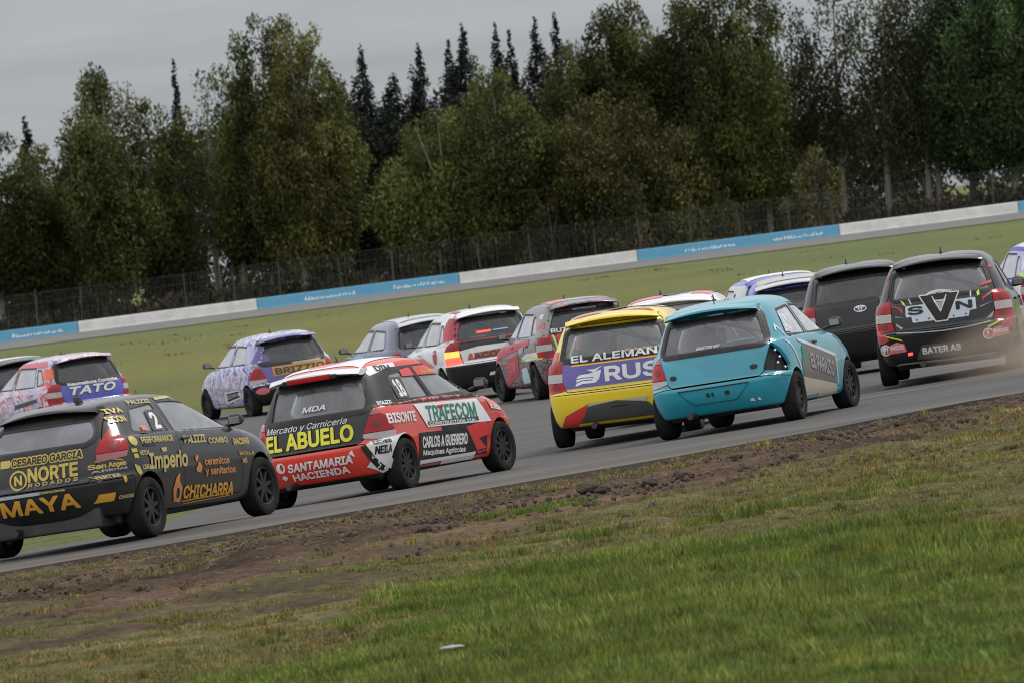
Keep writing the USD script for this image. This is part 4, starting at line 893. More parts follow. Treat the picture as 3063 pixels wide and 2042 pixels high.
for g, lk in ((disc(-1.39, .905, .055, .045), "gold"), (rect(-1.47, .80, -1.39, .835), "gold"), (rect(-1.46, .745, -1.39, .785), "gold"), (rounded([(-1.49, .70), (-1.40, .66), (-1.38, .60), (-1.43, .58), (-1.47, .62)], .01), "pale_gold"), (rect(-1.82, .39, -1.73, .465), "amber"), (rounded([(-1.66, .60), (-1.62, .60), (-1.625, .55), (-1.64, .535), (-1.655, .55)], .004), "gold"),
              (rounded([(-.92, .80), (-.80, .80), (-.82, .76), (-.90, .76)], .006), "pale_gold"), (rect(-.55, .272, .56, .283), "amber"), (rect(-.52, .250, .50, .257), "amber"), (rounded([(-.74, .29), (-.60, .27), (-.57, .40), (-.63, .47), (-.60, .56), (-.70, .50), (-.77, .40)], .015).difference(disc(-.665, .36, .035, .05)), "orange"),
              (affinity.rotate(rounded([(-.27, .66), (-.13, .70), (-.20, .63), (-.11, .57), (-.16, .51), (-.28, .53), (-.20, .59)], .02), -2), "orange"), (line([(-1.80, .755), (-1.70, .775), (-1.60, .752)], .008), "gold"), (rect(-.42, 1.243, .02, 1.268), "pale_gold")):
    zone(c, "right", g, lk, "sponsor_mark", lift=.010)
zone(c, "right", Polygon([(-.89, .965), (-.63, .955), (-.56, 1.16), (-.80, 1.165)]), "dark_grey", "number_panel", over_glass=True); words(c, "right", "2", (-.79, .985), .13, .145, "white", name="start_number", shear=.1)
zone(c, "right", rect(-1.07, .985, -.98, 1.03), "orange_red", "sticker", over_glass=True, lift=.01)
zone(c, "right", line([(-1.25, .852), (-1.0, .838)], .022), "black", "door_handle", lift=.012)
plate(c, "bumper_flap", (-1.88, -1.84, .58, .65, .04, .40, .015), "silver_paint")
plate(c, "diffuser", (-1.80, -1.45, -.55, .55, .16, .36, .03), "dark_plastic")

# red, white and black hatchback, number 18
c = race_car(CLIO, (-1.45, 90.21, .412, .037), "red white and black race hatchback with yellow tailgate lettering and number 18", "red_paint", hatch="black_paint", spoiler_look="white_paint", glass_rear="dusty_glass", glass_side="sky_glass", antenna=(.12, -.6), steer=.06, mirrors=(-1, 1))
zone(c, "rear", rounded(CLIO["rear"], .05).buffer(.05), "black")
words(c, "rear", "EL ABUELO", (-.575, .602), 1.02, .155, "lemon", outline=("black", .006)); words(c, "rear", "Mercado y Carniceria", (-.57, .782), .96, .060, "white", bold=False, shear=.35); words(c, "rear", "MDA", (-.12, .955), .27, .050, "white", shear=.2)
words(c, "rear", "SANTAMARIA", (-.31, .372), .73, .078, "white", shear=.2); words(c, "rear", "HACIENDA", (-.28, .278), .64, .066, "white")
zone(c, "rear", disc(-.395, .425, .055).difference(disc(-.38, .43, .02, .035)), "white", "sponsor_mark", lift=.01); zone(c, "rear", rounded([(-.42, .32), (-.38, .35), (-.34, .32), (-.38, .29)], .006), "white", "sponsor_mark", lift=.01)
zone(c, "rear", rounded([(.40, .47), (.44, .50), (.46, .42)], .004), "white", "sponsor_mark", lift=.01)
zone(c, "rear", Polygon([(.525, .52), (.575, .53), (.70, .25), (.63, .24)]), "black", lift=.010, cell=.02); zone(c, "rear", Polygon([(.58, .535), (.745, .545), (.745, .27), (.705, .25)]), "white", lift=.010, cell=.02)
zone(c, "right", Polygon([(-1.71, .55), (-1.22, .60), (-1.22, .20), (-1.53, .19), (-1.71, .30)]), "white", lift=.010, cell=.02)
zone(c, "right", Polygon([(-1.58, .90), (.98, .83), (1.0, .93), (.32, 1.27), (-.95, 1.285), (-1.36, 1.22), (-1.52, .98)]), "black", lift=.0105, cell=.022)
zone(c, "right", Polygon([(-1.33, 1.215), (-.78, 1.215), (-.70, 1.33), (-1.24, 1.325)]), "white", cell=.025); zone(c, "right", Polygon([(-.78, 1.215), (.38, 1.20), (.34, 1.28), (-.4, 1.34), (-.70, 1.33)]), "red", cell=.025)
zone(c, "right", Polygon([(-1.36, 1.19), (-1.33, 1.12), (-1.15, 1.13), (-1.18, 1.165)]), "orange_red", over_glass=True)
zone(c, "right", Polygon([(-.72, 1.17), (.42, 1.135), (.30, 1.25), (-.70, 1.262)]).intersection(c["glass"]), "red", "sun_strip", over_glass=True); words(c, "right", "ESCAPES", (-.22, 1.165), .38, .028, "gold")
zone(c, "right", Polygon([(-.90, .56), (-.28, .545), (-.30, .60), (.62, .58), (.66, .52), (.84, .40), (.84, .18), (-.92, .18)]), "black")
zone(c, "right", Polygon([(.30, .54), (.86, .57), (.90, .42), (.62, .40), (.86, .26), (.60, .24), (.44, .40)]), "red"); zone(c, "right", Polygon([(-.88, .205), (.50, .195), (.54, .265), (-.88, .275)]), "white")
zone(c, "right", Polygon([(-.88, .865), (.74, .815), (.99, .555), (-.66, .605)]), "white", cell=.025); zone(c, "right", Polygon([(-.64, .618), (.66, .58), (.66, .628), (-.65, .662)]), "dark_grey")
zone(c, "right", Polygon([(.98, .80), (1.35, .74), (1.40, .63), (1.05, .70)]), "pink"); words(c, "right", "EL SOLAR", (1.05, .69), .30, .045, "white", rot=-8)
for t, at, w, h, lk, sh in (("BISONTE", (-1.47, .715), .56, .095, "white", 0), ("TRAFECOM", (-.63, .675), 1.26, .145, "green", 0), ("CONSTRUCTORA VIAL", (-.61, .622), 1.2, .030, "white", 0), ("CARLOS A GUERRERO", (-.84, .405), 1.14, .105, "white", 0), ("Maquinas Agricolas", (-.83, .325), 1.08, .048, "white", 0), ("NEILA", (-1.695, .42), .165, .075, "black", .1), ("AUTOPARTES", (-1.70, .52), .18, .030, "black", .1), ("DIM", (-1.18, 1.265), .32, .055, "black", .1), ("POLIZZI", (-1.46, .915), .19, .036, "white", .1)):
    words(c, "right", t, at, w, h, lk, shear=sh, rot=-2.0 if at[0] > -1.6 else 0)
zone(c, "right", Polygon([(-1.09, .95), (-.82, .94), (-.78, 1.17), (-1.08, 1.18)]), "dark_grey", "number_panel", over_glass=True); words(c, "right", "18", (-1.02, .972), .17, .17, "white", name="start_number", shear=-.15)
zone(c, "top", rect(-.46, -1.30, .46, .25), "white", "roof_panel"); zone(c, "top", Polygon([(-.2, -1.2), (.1, -.9), (.05, -.6), (-.3, -.9)]), "pink", "roof_print")
plate(c, "brake_light_bar", (-1.655, -1.60, -.25, .25, 1.262, 1.318, .012), "red_lens"); plate(c, "brake_light_mount", (-1.64, -1.585, -.31, .31, 1.258, 1.310, .01), "black_paint")
zone(c, "left", Polygon([(-1.0, .93), (1.6, .90), (1.4, 1.22), (-.3, 1.28)]), "black")

# teal hatchback
c = race_car(CLIO, (2.61, 94.43, .266, .029), "teal race hatchback with a missing right tail light and plain rear", "teal_paint", lamps=(True, False), pads="red_pad", antenna=(.18, -.5), steer=.10, cage="cage_steel", spokes=9, glass_side="pale_glass", rim="rim")
zone(c, "rear", rounded(CLIO["rear"], .05).buffer(.045), "black")
words(c, "rear", "GASTON MV", (-.17, .915), .27, .030, "white", shear=.4)
for u in (-.465, .446): zone(c, "rear", disc(u, .655, .042, .026), "black", "lock_hole", lift=.008)
zone(c, "rear", line([(-.42, .500), (.39, .500)], .012), "black", "recess_edge", lift=.006); zone(c, "rear", line([(-.41, .49), (-.26, .335), (.23, .335), (.385, .49)], .006), "black", "recess_edge", lift=.006)
for u, w in ((-.10, .04), (-.04, .025), (.11, .05)): zone(c, "rear", rect(u, .405, u+w, .445), "black", "bracket_hole", lift=.008)
for u, w in ((.36, .06), (.44, .04)): zone(c, "rear", rounded([(u, .295), (u+w, .285), (u+w*.7, .325), (u+.01, .32)], .004), "white", "scuff_mark", lift=.006)
zone(c, "right", Polygon([(-.98, .60), (-.80, .81), (-.50, .835), (.60, .60), (.56, .30), (-.95, .46)]), "brown_grey"); zone(c, "right", Polygon([(-1.0, .46), (.60, .30), (.70, .20), (-.88, .20)]), "cream")
zone(c, "right", rounded([(-.90, .78), (-.74, .80), (-.70, .60), (-.86, .56)], .04), "green", "sponsor_mark"); words(c, "right", "EL PARAISO", (-.60, .545), 1.05, .15, "mid_grey", rot=-8)
zone(c, "right", line([(-1.38, .90), (-1.28, .84), (-1.15, .72), (-1.04, .56)], .03), "light_blue"); zone(c, "right", line([(-1.36, 1.0), (-1.32, 1.06), (-1.27, 1.0), (-1.22, .93)], .022), "white"); zone(c, "right", line([(-.95, .86), (.60, .62), (.66, .30)], .035), "light_blue")
zone(c, "right", Polygon([(-1.13, .97), (-.90, .96), (-.80, 1.16), (-1.02, 1.17)]), "light_blue", "number_panel", over_glass=True); words(c, "right", "41", (-1.05, .99), .20, .14, "white", name="start_number", shear=.2)

# yellow hatchback
c = race_car(ETIOS, (1.38, 97.84, .151, .0), "yellow race hatchback with a violet tailgate, half hidden by the teal car", "yellow_paint", pads="red_pad", antenna=(.05, -.5), cage="cage_steel")
zone(c, "rear", rounded(ETIOS["rear"], .05).buffer(.035), "black"); zone(c, "rear", Polygon([(-.655, .93), (.655, .93), (.62, 1.06), (-.62, 1.06)]), "black")
zone(c, "rear", Polygon([(-.648, .955), (.648, .955), (.60, .66), (-.585, .66)]), "blue_violet" if "print_blue_violet" in LOOK else "violet_paint")
zone(c, "rear", Polygon([(-.52, .925), (.62, .925), (.62, 1.01), (-.50, 1.01)]), "black"); words(c, "rear", "EL ALEMAN", (-.49, .940), .98, .074, "white", outline=("black", .006))
zone(c, "rear", rect(-.49, .915, .60, .924), "red"); zone(c, "rear", rect(-.49, .902, .60, .914), "lemon")
words(c, "rear", "RUS", (-.115, .705), .62, .150, "white")
wing = rounded([(-.40, .800), (-.29, .805), (-.15, .838), (-.185, .735), (-.235, .697), (-.38, .700), (-.475, .672), (-.445, .715), (-.45, .745), (-.435, .780)], .008)
zone(c, "rear", wing.difference(line([(-.46, .752), (-.38, .764), (-.25, .758)], .011)).difference(line([(-.47, .712), (-.38, .735), (-.26, .731)], .011)), "white", "sponsor_mark", lift=.010); zone(c, "rear", Polygon([(-.32, .85), (-.235, .815), (-.13, .88), (-.225, .85)]), "white", "sponsor_mark", lift=.010)
zone(c, "rear", Polygon([(-.49, .28), (-.34, .44), (-.01, .475), (.34, .42), (.46, .28), (.42, .22), (-.45, .22)]), "dark_grey"); zone(c, "rear", Polygon([(-.36, .48), (.36, .48), (.30, .43), (-.01, .478), (-.32, .445)]), "cream")
zone(c, "rear", Polygon([(-.70, .23), (-.62, .36), (-.34, .47), (-.40, .34), (-.47, .27), (-.50, .23)]), "red"); zone(c, "rear", rounded([(-.09, .40), (-.06, .43), (.10, .43), (.13, .40), (.05, .375), (-.05, .375)], .01), "black", "exhaust_hole", lift=.01)
for p in ([(-.5, -1.42), (-.1, -1.38), (-.2, -1.30), (-.45, -1.33)], [(.05, -1.36), (.5, -1.40), (.4, -1.30)], [(-.35, -1.1), (.1, -1.05), (.0, -.95)]): zone(c, "top", Polygon(p), "crimson", "roof_print")
zone(c, "top", disc(.36, -1.0, .09, .16).difference(disc(.36, -1.0, .07, .12)), "dark_grey", "roof_print"); zone(c, "top", Polygon([(-.4, -.9), (.5, -.9), (.5, .1), (-.4, .1)]), "cream", "roof_panel")
zone(c, "rear", Polygon([(-.74, .98), (-.67, .98), (-.645, 1.06), (-.70, 1.08)]), "pink"); zone(c, "left", Polygon([(1.45, .95), (1.62, .95), (1.55, 1.08), (1.45, 1.08)]), "pink")

# black hatchback with the winged letters, on the right
c = race_car(ETIOS, (5.25, 102.12, .102, .001), "black race hatchback with a large silver letter emblem on its tailgate", "black_paint", glass_side="dark_glass", antenna=(.0, -.5))
zone(c, "rear", rounded(ETIOS["rear"], .05).buffer(.03), "black")
zone(c, "rear", rounded([(-.435, .775), (-.37, .775), (-.36, .705), (.30, .705), (.32, .77), (.40, .775), (.40, .915), (.15, .915), (-.15, .905), (-.43, .905)], .012), "light_blue", "emblem_plate", lift=.009)
V = Polygon([(-.245, 1.0), (-.13, 1.0), (-.02, .79), (.09, 1.0), (.205, 1.0), (.045, .695), (-.085, .695)])
zone(c, "rear", V.union(disc(-.02, .985, .15, .055)).buffer(.014), "white", "emblem", lift=.011, over_glass=True); zone(c, "rear", V.union(disc(-.02, .98, .145, .045)), "black", "emblem", lift=.013, over_glass=True)
for k in (-1, 1): zone(c, "rear", line([(-.02+k*.085, .985), (-.02, .80)], .012), "white", "emblem", lift=.015, over_glass=True)
zone(c, "rear", Polygon([(-.05, .90), (.02, .92), (.0, .84), (-.02, .82)]), "grey", "emblem", lift=.015); words(c, "rear", "S", (-.405, .80), .18, .085, "black", lift=.013); words(c, "rear", "N", (.165, .80), .19, .085, "black", lift=.013)
for k in range(5): zone(c, "rear", rect(-.32+k*.145, .722, -.30+k*.145, .742), "dark_grey", "emblem_rivet", lift=.011)
words(c, "rear", "BATER AS", (-.285, .335), .45, .068, "white"); zone(c, "rear", Polygon([(.02, .40), (.045, .405), (.025, .375), (.04, .37), (.01, .335), (.02, .365), (.005, .37)]), "white", "lettering", lift=.011)
zone(c, "rear", rounded([(.195, .41), (.275, .41), (.27, .35), (.235, .325), (.20, .35)], .01).difference(rounded([(.212, .395), (.258, .395), (.25, .355), (.235, .345), (.22, .355)], .004)), "cream", "sponsor_mark", lift=.01)
zone(c, "rear", Polygon([(-.37, .275), (-.29, .44), (.335, .425), (.385, .285)]), "dark_grey", "plate_recess")
for s, u0, z0 in ((-1, -.78, .375), (1, .445, .425)):
    zone(c, "rear", rounded([(u0+.08, z0+.0), (u0+.31, z0+.01), (u0+.29, z0+.10), (u0+.20, z0+.13), (u0+.12, z0+.10)], .01), "pink", "sponsor_panel", lift=.006); zone(c, "rear", disc(u0+.06, z0+.05, .065), "white", "sponsor_mark", lift=.008); zone(c, "rear", disc(u0+.06, z0+.05, .05), "crimson", "sponsor_mark", lift=.010)
    words(c, "rear", "NGS", (u0+.13, z0+.045), .15, .045, "white", lift=.010); zone(c, "rear", disc(u0+.055, z0+.065, .012, .025), "white", "sponsor_mark", lift=.012)
for p, lk in (([(-.84, .62), (-.70, .61), (-.66, .535), (-.74, .50), (-.84, .51)], "crimson"), ([(.67, .60), (.84, .64), (.84, .52), (.66, .51)], "crimson"), ([(-.71, .595), (-.69, .575), (-.50, .505), (-.53, .535)], "lime"), ([(.50, .56), (.66, .615), (.67, .60), (.52, .545)], "lime"), ([(-.48, .985), (-.44, .95), (-.42, .90), (-.46, .93)], "lime"), ([(.42, .97), (.45, 1.0), (.455, .94), (.425, .92)], "lime"),
              ([(-.39, .985), (-.375, .985), (-.35, .92), (-.365, .92)], "white"), ([(.345, .995), (.36, .995), (.355, .92), (.34, .92)], "white"), ([(-.60, .93), (-.50, .905), (-.46, .86), (-.47, .82), (-.52, .89), (-.59, .915)], "crimson"), ([(.47, .90), (.60, .96), (.60, .945), (.50, .88), (.49, .85)], "crimson"), ([(-.56, .80), (-.44, .775), (-.56, .79)], "grey"), ([(.44, .80), (.62, .85), (.45, .79)], "grey"),
              ([(-.56, .72), (-.48, .66), (-.50, .64), (-.56, .69)], "grey"), ([(.50, .65), (.60, .73), (.57, .66)], "grey"), ([(.46, 1.03), (.46, 1.06), (.60, 1.09), (.60, 1.06)], "red")):
    zone(c, "rear", Polygon(p), lk, "livery_mark", lift=.010, over_glass=True)
zone(c, "rear", line([(-.57, .607), (-.30, .585), (-.02, .575), (.28, .585), (.55, .612)], .012), "grey", "tailgate_edge", lift=.006); zone(c, "rear", line([(-.66, .21), (-.56, .245), (.0, .235), (.56, .245)], .018), "grey", "bumper_lip", lift=.007)
words(c, "rear", "GASTON MV", (-.14, 1.008), .28, .026, "white", shear=.4); zone(c, "rear", rect(-.46, .335, -.405, .37), "lit_lens", "rear_marker", lift=.012)
for u in (-.64, .575): zone(c, "rear", rounded([(u, 1.235), (u+.05, 1.235), (u+.05, 1.275), (u, 1.275)], .004), "crimson", "sticker", lift=.008)

# plain black hatchback behind it
c = race_car(ETIOS, (4.74, 114.96, .045, .028), "plain black hatchback with only a chrome oval emblem on its tailgate", "black_paint", glass_rear="dark_glass", antenna=(.1, -.5))
for a, b, cx, cz in ((.085, .044, 0, .87), (.026, .042, 0, .872), (.058, .018, 0, .889)): zone(c, "rear", disc(cx, cz, a, b).difference(disc(cx, cz, a-.013, b-.012)), "chrome", "emblem", lift=.010)

# the white blue and red roofs in the middle of the field
c = race_car(ETIOS, (2.12, 104.3, .12, .01), "race car showing only its red white and blue roof between the yellow and teal cars", "white_paint", antenna=(.16, -.7))
zone(c, "top", Polygon([(-.48, -1.34), (-.1, -1.34), (-.1, -.2), (-.50, -.2)]), "pink", "roof_print"); zone(c, "top", Polygon([(-.2, -1.0), (.22, -1.0), (.2, -.6), (-.2, -.6)]), "blue", "roof_print"); zone(c, "top", Polygon([(.26, -1.3), (.5, -1.3), (.5, .0), (.3, .0)]), "pink", "roof_print")
zone(c, "rear", Polygon([(-.66, .62), (.66, .62), (.60, 1.0), (-.60, 1.0)]), "violet_paint")
c = race_car(CLIO, (4.02, 121.2, .0, .02), "race car with a pale silver roof edge, glimpsed between teal and plain black cars", "blue_paint", spoiler_look="silver_paint", glass_rear="dark_glass", antenna=(.08, -.6))
zone(c, "top", rect(-.47, -1.33, .47, .2), "cream", "roof_panel"); zone(c, "rear", rounded(CLIO["rear"], .05).buffer(.04), "black"); zone(c, "rear", rect(-.45, .70, .45, .84), "cream", "sponsor_panel"); words(c, "rear", "REPUESTOS", (-.40, .74), .8, .06, "blue")
c = race_car(ETIOS, (3.92, 128.2, -.13, .02), "race car with a white roof edged in blue, farthest of those behind the teal car", "blue_paint", glass_side="pale_glass", antenna=(.0, -.4), spoiler_look="blue_paint", glass_rear="dark_glass")
zone(c, "top", rect(-.48, -1.34, .48, .2), "white", "roof_panel"); zone(c, "left", Polygon([(-.7, .93), (1.6, .95), (1.45, 1.36), (-.1, 1.38)]), "white"); zone(c, "left", Polygon([(-1.0, .5), (1.2, .6), (.6, .8), (-1.0, .78)]), "white")

# black and red hatchback in the second line
c = race_car(ETIOS, (.81, 132.5, -.221, -.003), "black and red race hatchback with pale side windows, just left of the yellow car", "grey_wrap", glass_side="pale_glass", glass_rear="dark_glass", antenna=(.05, -.5), steer=-.06)
zone(c, "rear", rounded(ETIOS["rear"], .05).buffer(.03), "black"); words(c, "rear", "RUTA 5", (-.575, .995), .42, .060, "white"); zone(c, "rear", line([(-.565, .97), (-.52, .66)], .03), "lime"); zone(c, "rear", Polygon([(-.52, .97), (-.30, .97), (-.40, .72), (-.50, .72)]), "red"); words(c, "rear", "RECTIFICACION", (-.18, 1.30), .36, .026, "white")
zone(c, "left", Polygon([(-1.6, .80), (1.0, .93), (1.1, .86), (-.6, .70), (-1.6, .62)]), "crimson"); zone(c, "left", Polygon([(-.75, .22), (.30, .44), (.34, .74), (-.42, .64)]), "crimson", "sponsor_panel"); words(c, "left", "FAM", (-.42, .38), .55, .16, "pink", rot=10)
zone(c, "left", Polygon([(.35, .26), (.86, .28), (.86, .52), (.50, .50)]), "light_blue", "sponsor_panel"); zone(c, "left", Polygon([(.55, .66), (.90, .72), (1.62, .74), (1.66, .64), (.9, .60)]), "white"); zone(c, "left", line([(.60, .62), (1.0, .68), (1.66, .63)], .025), "lime")
zone(c, "left", Polygon([(.95, .93), (1.66, .94), (1.50, 1.36), (.6, 1.40), (-.2, 1.36), (-.85, .95)]), "mid_grey"); zone(c, "left", Polygon([(1.20, 1.06), (1.55, 1.07), (1.52, 1.15), (1.22, 1.14)]), "red"); zone(c, "left", disc(1.28, 1.10, .07), "pink"); zone(c, "left", Polygon([(.4, .80), (.75, .84), (.7, .74), (.42, .72)]), "grey", "sponsor_panel"); zone(c, "left", rect(1.28, 1.22, 1.40, 1.29), "white", "sponsor_mark")
zone(c, "top", rect(-.46, -1.33, .47, .1), "grey", "roof_panel"); zone(c, "top", Polygon([(-.47, -1.33), (-.2, -1.33), (-.25, -1.0), (-.47, -1.0)]), "pink", "roof_print")
zone(c, "left", Polygon([(-1.85, .24), (-1.55, .24), (-1.55, .7), (-1.8, .7)]), "white")

# red and white hatchback with its brake lights on
c = race_car(ETIOS, (-.70, 140.3, -.253, .02), "white and red race hatchback with its left tail light glowing, orange panel behind", "white_paint", hatch="charcoal_paint", bumper="charcoal_paint", glass_side="pale_glass", glass_rear="dark_glass", antenna=(.05, -.6), lamp_looks=([(.84, 1.1, "red_lens"), (.735, .84, "amber_lit_lens"), (.5, .735, "lit_lens")], ETIOS["lamp_split"]), spoiler_look="white_paint")
zone(c, "rear", rounded(ETIOS["rear"], .05).buffer(.035), "black"); zone(c, "rear", Polygon([(-.60, .83), (-.30, .87), (.60, .86), (.60, .63), (-.57, .62)]), "white"); zone(c, "rear", Polygon([(-.47, .77), (.46, .80), (.50, .66), (-.52, .64)]), "brick", "sponsor_panel"); words(c, "rear", "ACOM-T", (-.40, .675), .80, .085, "dark_grey", rot=1)
zone(c, "rear", line([(-.62, .985), (.0, .975), (.6, .985)], .03), "crimson"); zone(c, "rear", rect(-.27, 1.075, -.03, 1.105), "lit_lens", "brake_light", over_glass=True, lift=.008); zone(c, "rear", rect(.0, 1.08, .26, 1.10), "sky", "sticker", over_glass=True, lift=.008); zone(c, "rear", rounded([(-.2, .38), (-.02, .39), (-.03, .44), (-.18, .43)], .01), "white", "sponsor_panel")
zone(c, "left", Polygon([(1.0, .96), (1.66, .97), (1.50, 1.36), (1.25, 1.36)]), "crimson"); zone(c, "left", Polygon([(1.15, .99), (1.62, 1.01), (1.6, .93), (1.1, .92)]), "white"); zone(c, "left", Polygon([(-1.6, .70), (.2, .78), (.9, .62), (-1.0, .50)]), "pink"); zone(c, "left", disc(.95, .78, .12), "crimson", "sponsor_mark"); zone(c, "left", Polygon([(-.9, .3), (.75, .3), (.8, .42), (-.9, .45)]), "dark_grey")
zone(c, "top", Polygon([(-.48, -1.33), (-.38, -1.33), (-.38, -.9), (-.48, -.9)]), "crimson", "roof_print")
# slate blue car beyond it
c = race_car(CLIO, (-1.85, 147.0, -.33, .02), "slate blue race car with white side windows, half hidden behind the white and red one", "slate_paint", glass_side="pale_glass", glass_rear="dark_glass", antenna=(.0, -.5), spoiler_look="silver_paint", mirrors=(1,))
zone(c, "left", disc(-.1, .83, .30, .07), "sky", "sponsor_mark"); zone(c, "rear", rect(-.5, .62, .5, .80), "grey", "sponsor_panel"); words(c, "rear", "COSTA", (-.40, .66), .8, .09, "white"); zone(c, "top", rect(-.46, -1.30, .46, .2), "silver_paint", "roof_panel"); zone(c, "left", rect(-.62, 1.0, -.50, 1.08), "dark_grey", "sticker", over_glass=True); zone(c, "left", Polygon([(-1.6, .3), (.8, .3), (.9, .5), (-1.6, .6)]), "white")

# white and violet hatchback on its own
c = race_car(CLIO, (-4.38, 151.6, -.335, .02), "white and violet race hatchback with an orange lettered panel on its tailgate", "violet_wrap", hatch="violet_paint", bumper="charcoal_paint", glass_side="pale_glass", glass_rear="dark_glass", antenna=(.0, -.5), spoiler_look="violet_paint", mirrors=(1,), steer=-.05)
zone(c, "rear", rounded(CLIO["rear"], .05).buffer(.05), "black"); zone(c, "rear", rect(-.42, .665, .60, .83), "amber", "sponsor_panel"); words(c, "rear", "BRIZZIO", (-.38, .695), .92, .10, "dark_grey"); zone(c, "rear", rect(-.05, .835, .50, .865), "cream", "sponsor_strip"); zone(c, "rear", disc(-.64, .44, .10, .06), "pink", "sponsor_mark")
rv = np.random.default_rng(8)
for p in ([(.70, .93), (1.55, .93), (1.45, 1.20), (1.05, 1.25)], [(-.95, .93), (.3, .93), (.2, .98), (-.9, .97)]): zone(c, "left", Polygon(p), "lilac")
zone(c, "left", Polygon([(1.36, .93), (1.62, .93), (1.46, 1.24), (1.40, 1.24)]), "violet_paint"); zone(c, "left", rounded([(-.15, .25), (.86, .36), (.86, .50), (-.05, .48)], .03), "white", "sponsor_panel"); zone(c, "left", line([(.02, .325), (.78, .395)], .035), "black"); zone(c, "left", line([(.05, .435), (.80, .47)], .030), "black"); words(c, "left", "CONSULAR", (.06, .36), .66, .05, "dark_grey", rot=4)

# the blue tailgate car at the left
c = race_car(ETIOS, (-8.37, 154.3, -.487, .007), "white and red race hatchback with a blue tailgate lettered in white", "red_wrap", hatch="blue_paint", glass_side="pale_glass", glass_rear="dark_glass", antenna=(.0, -.6), mirrors=(1,))
zone(c, "rear", rounded(ETIOS["rear"], .05).buffer(.05), "black"); zone(c, "rear", Polygon([(-.54, 1.30), (.54, 1.30), (.50, 1.36), (-.50, 1.36)]), "black"); words(c, "rear", "Neumaticos Cordoba", (-.47, .915), .98, .05, "white"); words(c, "rear", "TATO", (-.46, .755), .90, .130, "white", shear=.25, outline=("dark_grey", .010))
for p, lk in (([(1.25, 1.08), (1.56, 1.08), (1.46, 1.26), (1.20, 1.26)], "orange_red"), ([(-.4, 1.30), (1.3, 1.30), (1.2, 1.40), (-.2, 1.38)], "pink"), ([(-1.8, .3), (-1.5, .3), (-1.5, .62), (-1.75, .62)], "orange_red"), ([(.15, .60), (1.15, .70), (1.10, .76), (.2, .68)], "dark_grey")): zone(c, "left", Polygon(p), lk)
# dark car cut by the left edge, and the pale one cut by the right edge
c = race_car(ETIOS, (-9.85, 163.0, -.40, .01), "dark race car cut off by the left edge, with a pale roof", "charcoal_paint", glass_rear="dark_glass", antenna=(.1, -.5), spoiler_look="charcoal_paint")
zone(c, "rear", rect(-.5, .72, .5, .88), "grey", "sponsor_panel"); words(c, "rear", "AGRO", (-.4, .75), .8, .09, "white"); zone(c, "rear", rect(-.7, .30, .7, .50), "lime"); zone(c, "top", rect(-.47, -1.34, .47, .2), "light_blue", "roof_panel")
c = race_car(ETIOS, (7.72, 121.0, -.16, .02), "white and blue race car with yellow marks cut off by the right edge", "white_paint", glass_side="pale_glass", antenna=(.0, -.5), hatch="black_paint")
zone(c, "left", Polygon([(-.9, .95), (1.66, .96), (1.5, 1.36), (.6, 1.40), (-.1, 1.37)]), "lilac"); zone(c, "left", Polygon([(1.1, .97), (1.64, .98), (1.6, 1.06), (1.15, 1.03)]), "lime"); zone(c, "left", Polygon([(1.35, 1.06), (1.56, 1.1), (1.5, 1.3), (1.3, 1.25)]), "white"); zone(c, "left", line([(-.6, .9), (1.3, .93)], .06), "blue"); zone(c, "left", Polygon([(1.3, 1.28), (1.46, 1.28), (1.42, 1.38), (1.25, 1.38)]), "lime")
zone(c, "left", line([(-.88, .98), (-.2, 1.34), (.5, 1.37), (1.46, 1.34)], .05), "blue")

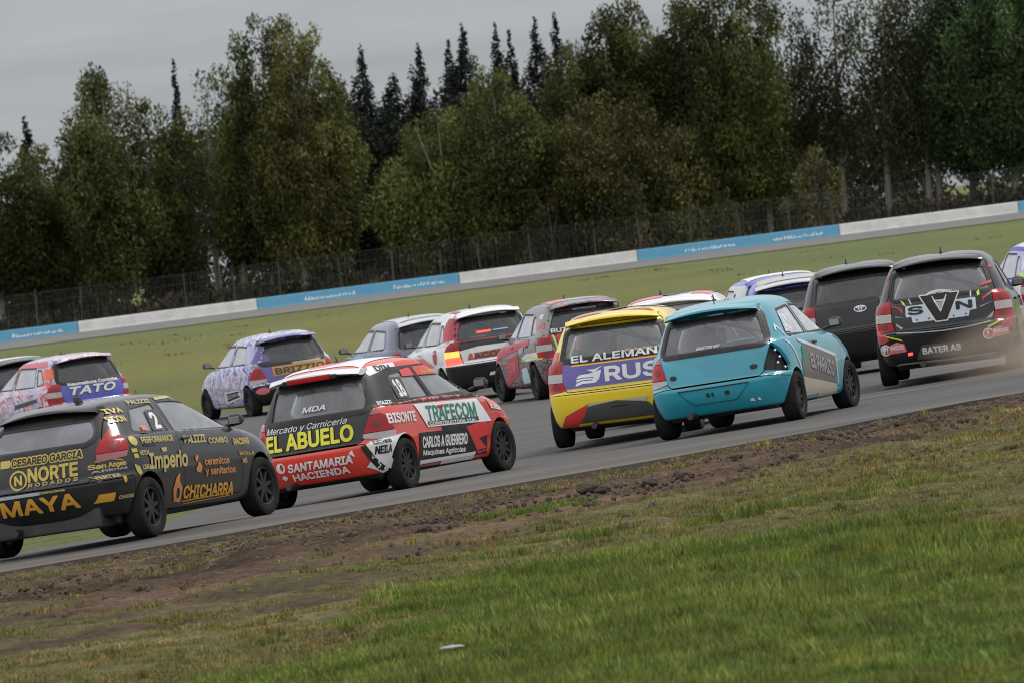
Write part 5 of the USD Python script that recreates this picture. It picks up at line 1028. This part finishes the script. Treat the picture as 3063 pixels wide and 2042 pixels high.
# ------------------------------------------------------------------ small things on the ground
def small_things():
    r = np.random.default_rng(31)
    a = trimesh.creation.icosphere(3, 1.0); v = a.vertices*(1+.35*(meshkit.fbm(a.vertices*2.2, 3, 4)-.5)[:, None]); v = v*[.125, .05, .022]
    v = v*[.6, .6, .5]+[-.58, 50.4, float(H(-.58, 50.4))+.035]
    obj("plastic_scrap", (v, a.faces), "white_plastic", smooth=True, label="flattened white plastic scrap lying in the grass near the bottom edge", category="litter")
    spots = [(.50, 73.6, .085, "largest dark clod of earth, left one of the row beside the track"), (.62, 73.2, .05, "small dark clod touching the largest one"), (1.02, 73.2, .055, "dark clod of earth midway along the row beside the track"), (1.30, 73.6, .06, "right hand dark clod of the row beside the track"), (1.85, 76.0, .045, "small dark clod alone, right of the row and close to the track edge"), (-.9, 70.5, .05, "low dark clod on the bare earth at the left of the row")]
    for k, (x, y, s, lb) in enumerate(spots):
        a = trimesh.creation.icosphere(3, 1.0); w = a.vertices*(1+.9*(meshkit.fbm(a.vertices*1.9+k*3.1, 4, k)-.5)[:, None])*[s*1.3, s, s*.75]
        obj("earth_clod", (w+[x, y, float(H(x, y))+s*.25-.03], a.faces), "clod", smooth=35, label=lb, category="clod", group="clods of dark earth beside the track")
    m = thing("marker_board", "red and yellow marker board at the left edge of the far grass", "marker board")
    y = 300.; x = -18.22; z = float(H(x, y))
    for k, lk in enumerate(("yellow_paint", "red_paint")): obj("panel", bx(x-.35, x+.12, y-.05, y+.05, z+.25+k*.55, z+.79+k*.55), lk, m, label=("yellow lower panel", "red upper panel")[k])
    for d in (-.28, .05): obj("post", bx(x+d-.03, x+d+.03, y+.055, y+.11, z-.1, z+1.2), "concrete_post", m)
small_things()

def tyre_dust():
    """the brown dust thrown up behind the right hand black car"""
    a = trimesh.creation.icosphere(3, 1.0)
    LOOK["dust"] = usdkit.material(stage, "/World/Looks/dust", {
        "tc": ("texture_coordinate", {}), "ln": ("vector_math", {"math_type": "length"}), "f": ("map_range", {"from_min": .25, "from_max": 1.0, "to_min": 1.0, "to_max": 0.0, "clamp": True}),
        "n": ("noise_texture", {"scale": 2.2, "detail": 4, "roughness": .6}), "nr": ("map_range", {"from_min": .35, "from_max": .7, "to_min": .1, "to_max": 1.5, "clamp": True}),
        "m": ("math", {"math_type": "multiply"}), "d": ("math", {"math_type": "multiply", "value2": .7}), "v": ("principled_volume", {"color": (.62, .50, .40), "anisotropy": .2})},
        [("tc.object", "ln.vector1"), ("ln.value", "f.value"), ("tc.object", "n.vector"), ("n.fac", "nr.value"), ("f.result", "m.value1"), ("nr.result", "m.value2"), ("m.value", "d.value1"), ("d.value", "v.density")], volume="v.volume")
    x, y = 7.1, 98.4
    o = obj("tyre_dust", a, "dust", kind="stuff", label="thin brown dust drifting off the track edge behind the black car at the right", category="dust")
    UsdGeom.Xformable(o).AddTransformOp().Set(Gf.Matrix4d(2.5, 0, 0, 0, 0, 3.2, 0, 0, 0, 0, .62, 0, x, y, float(H(x, y))+.22, 1))
tyre_dust()
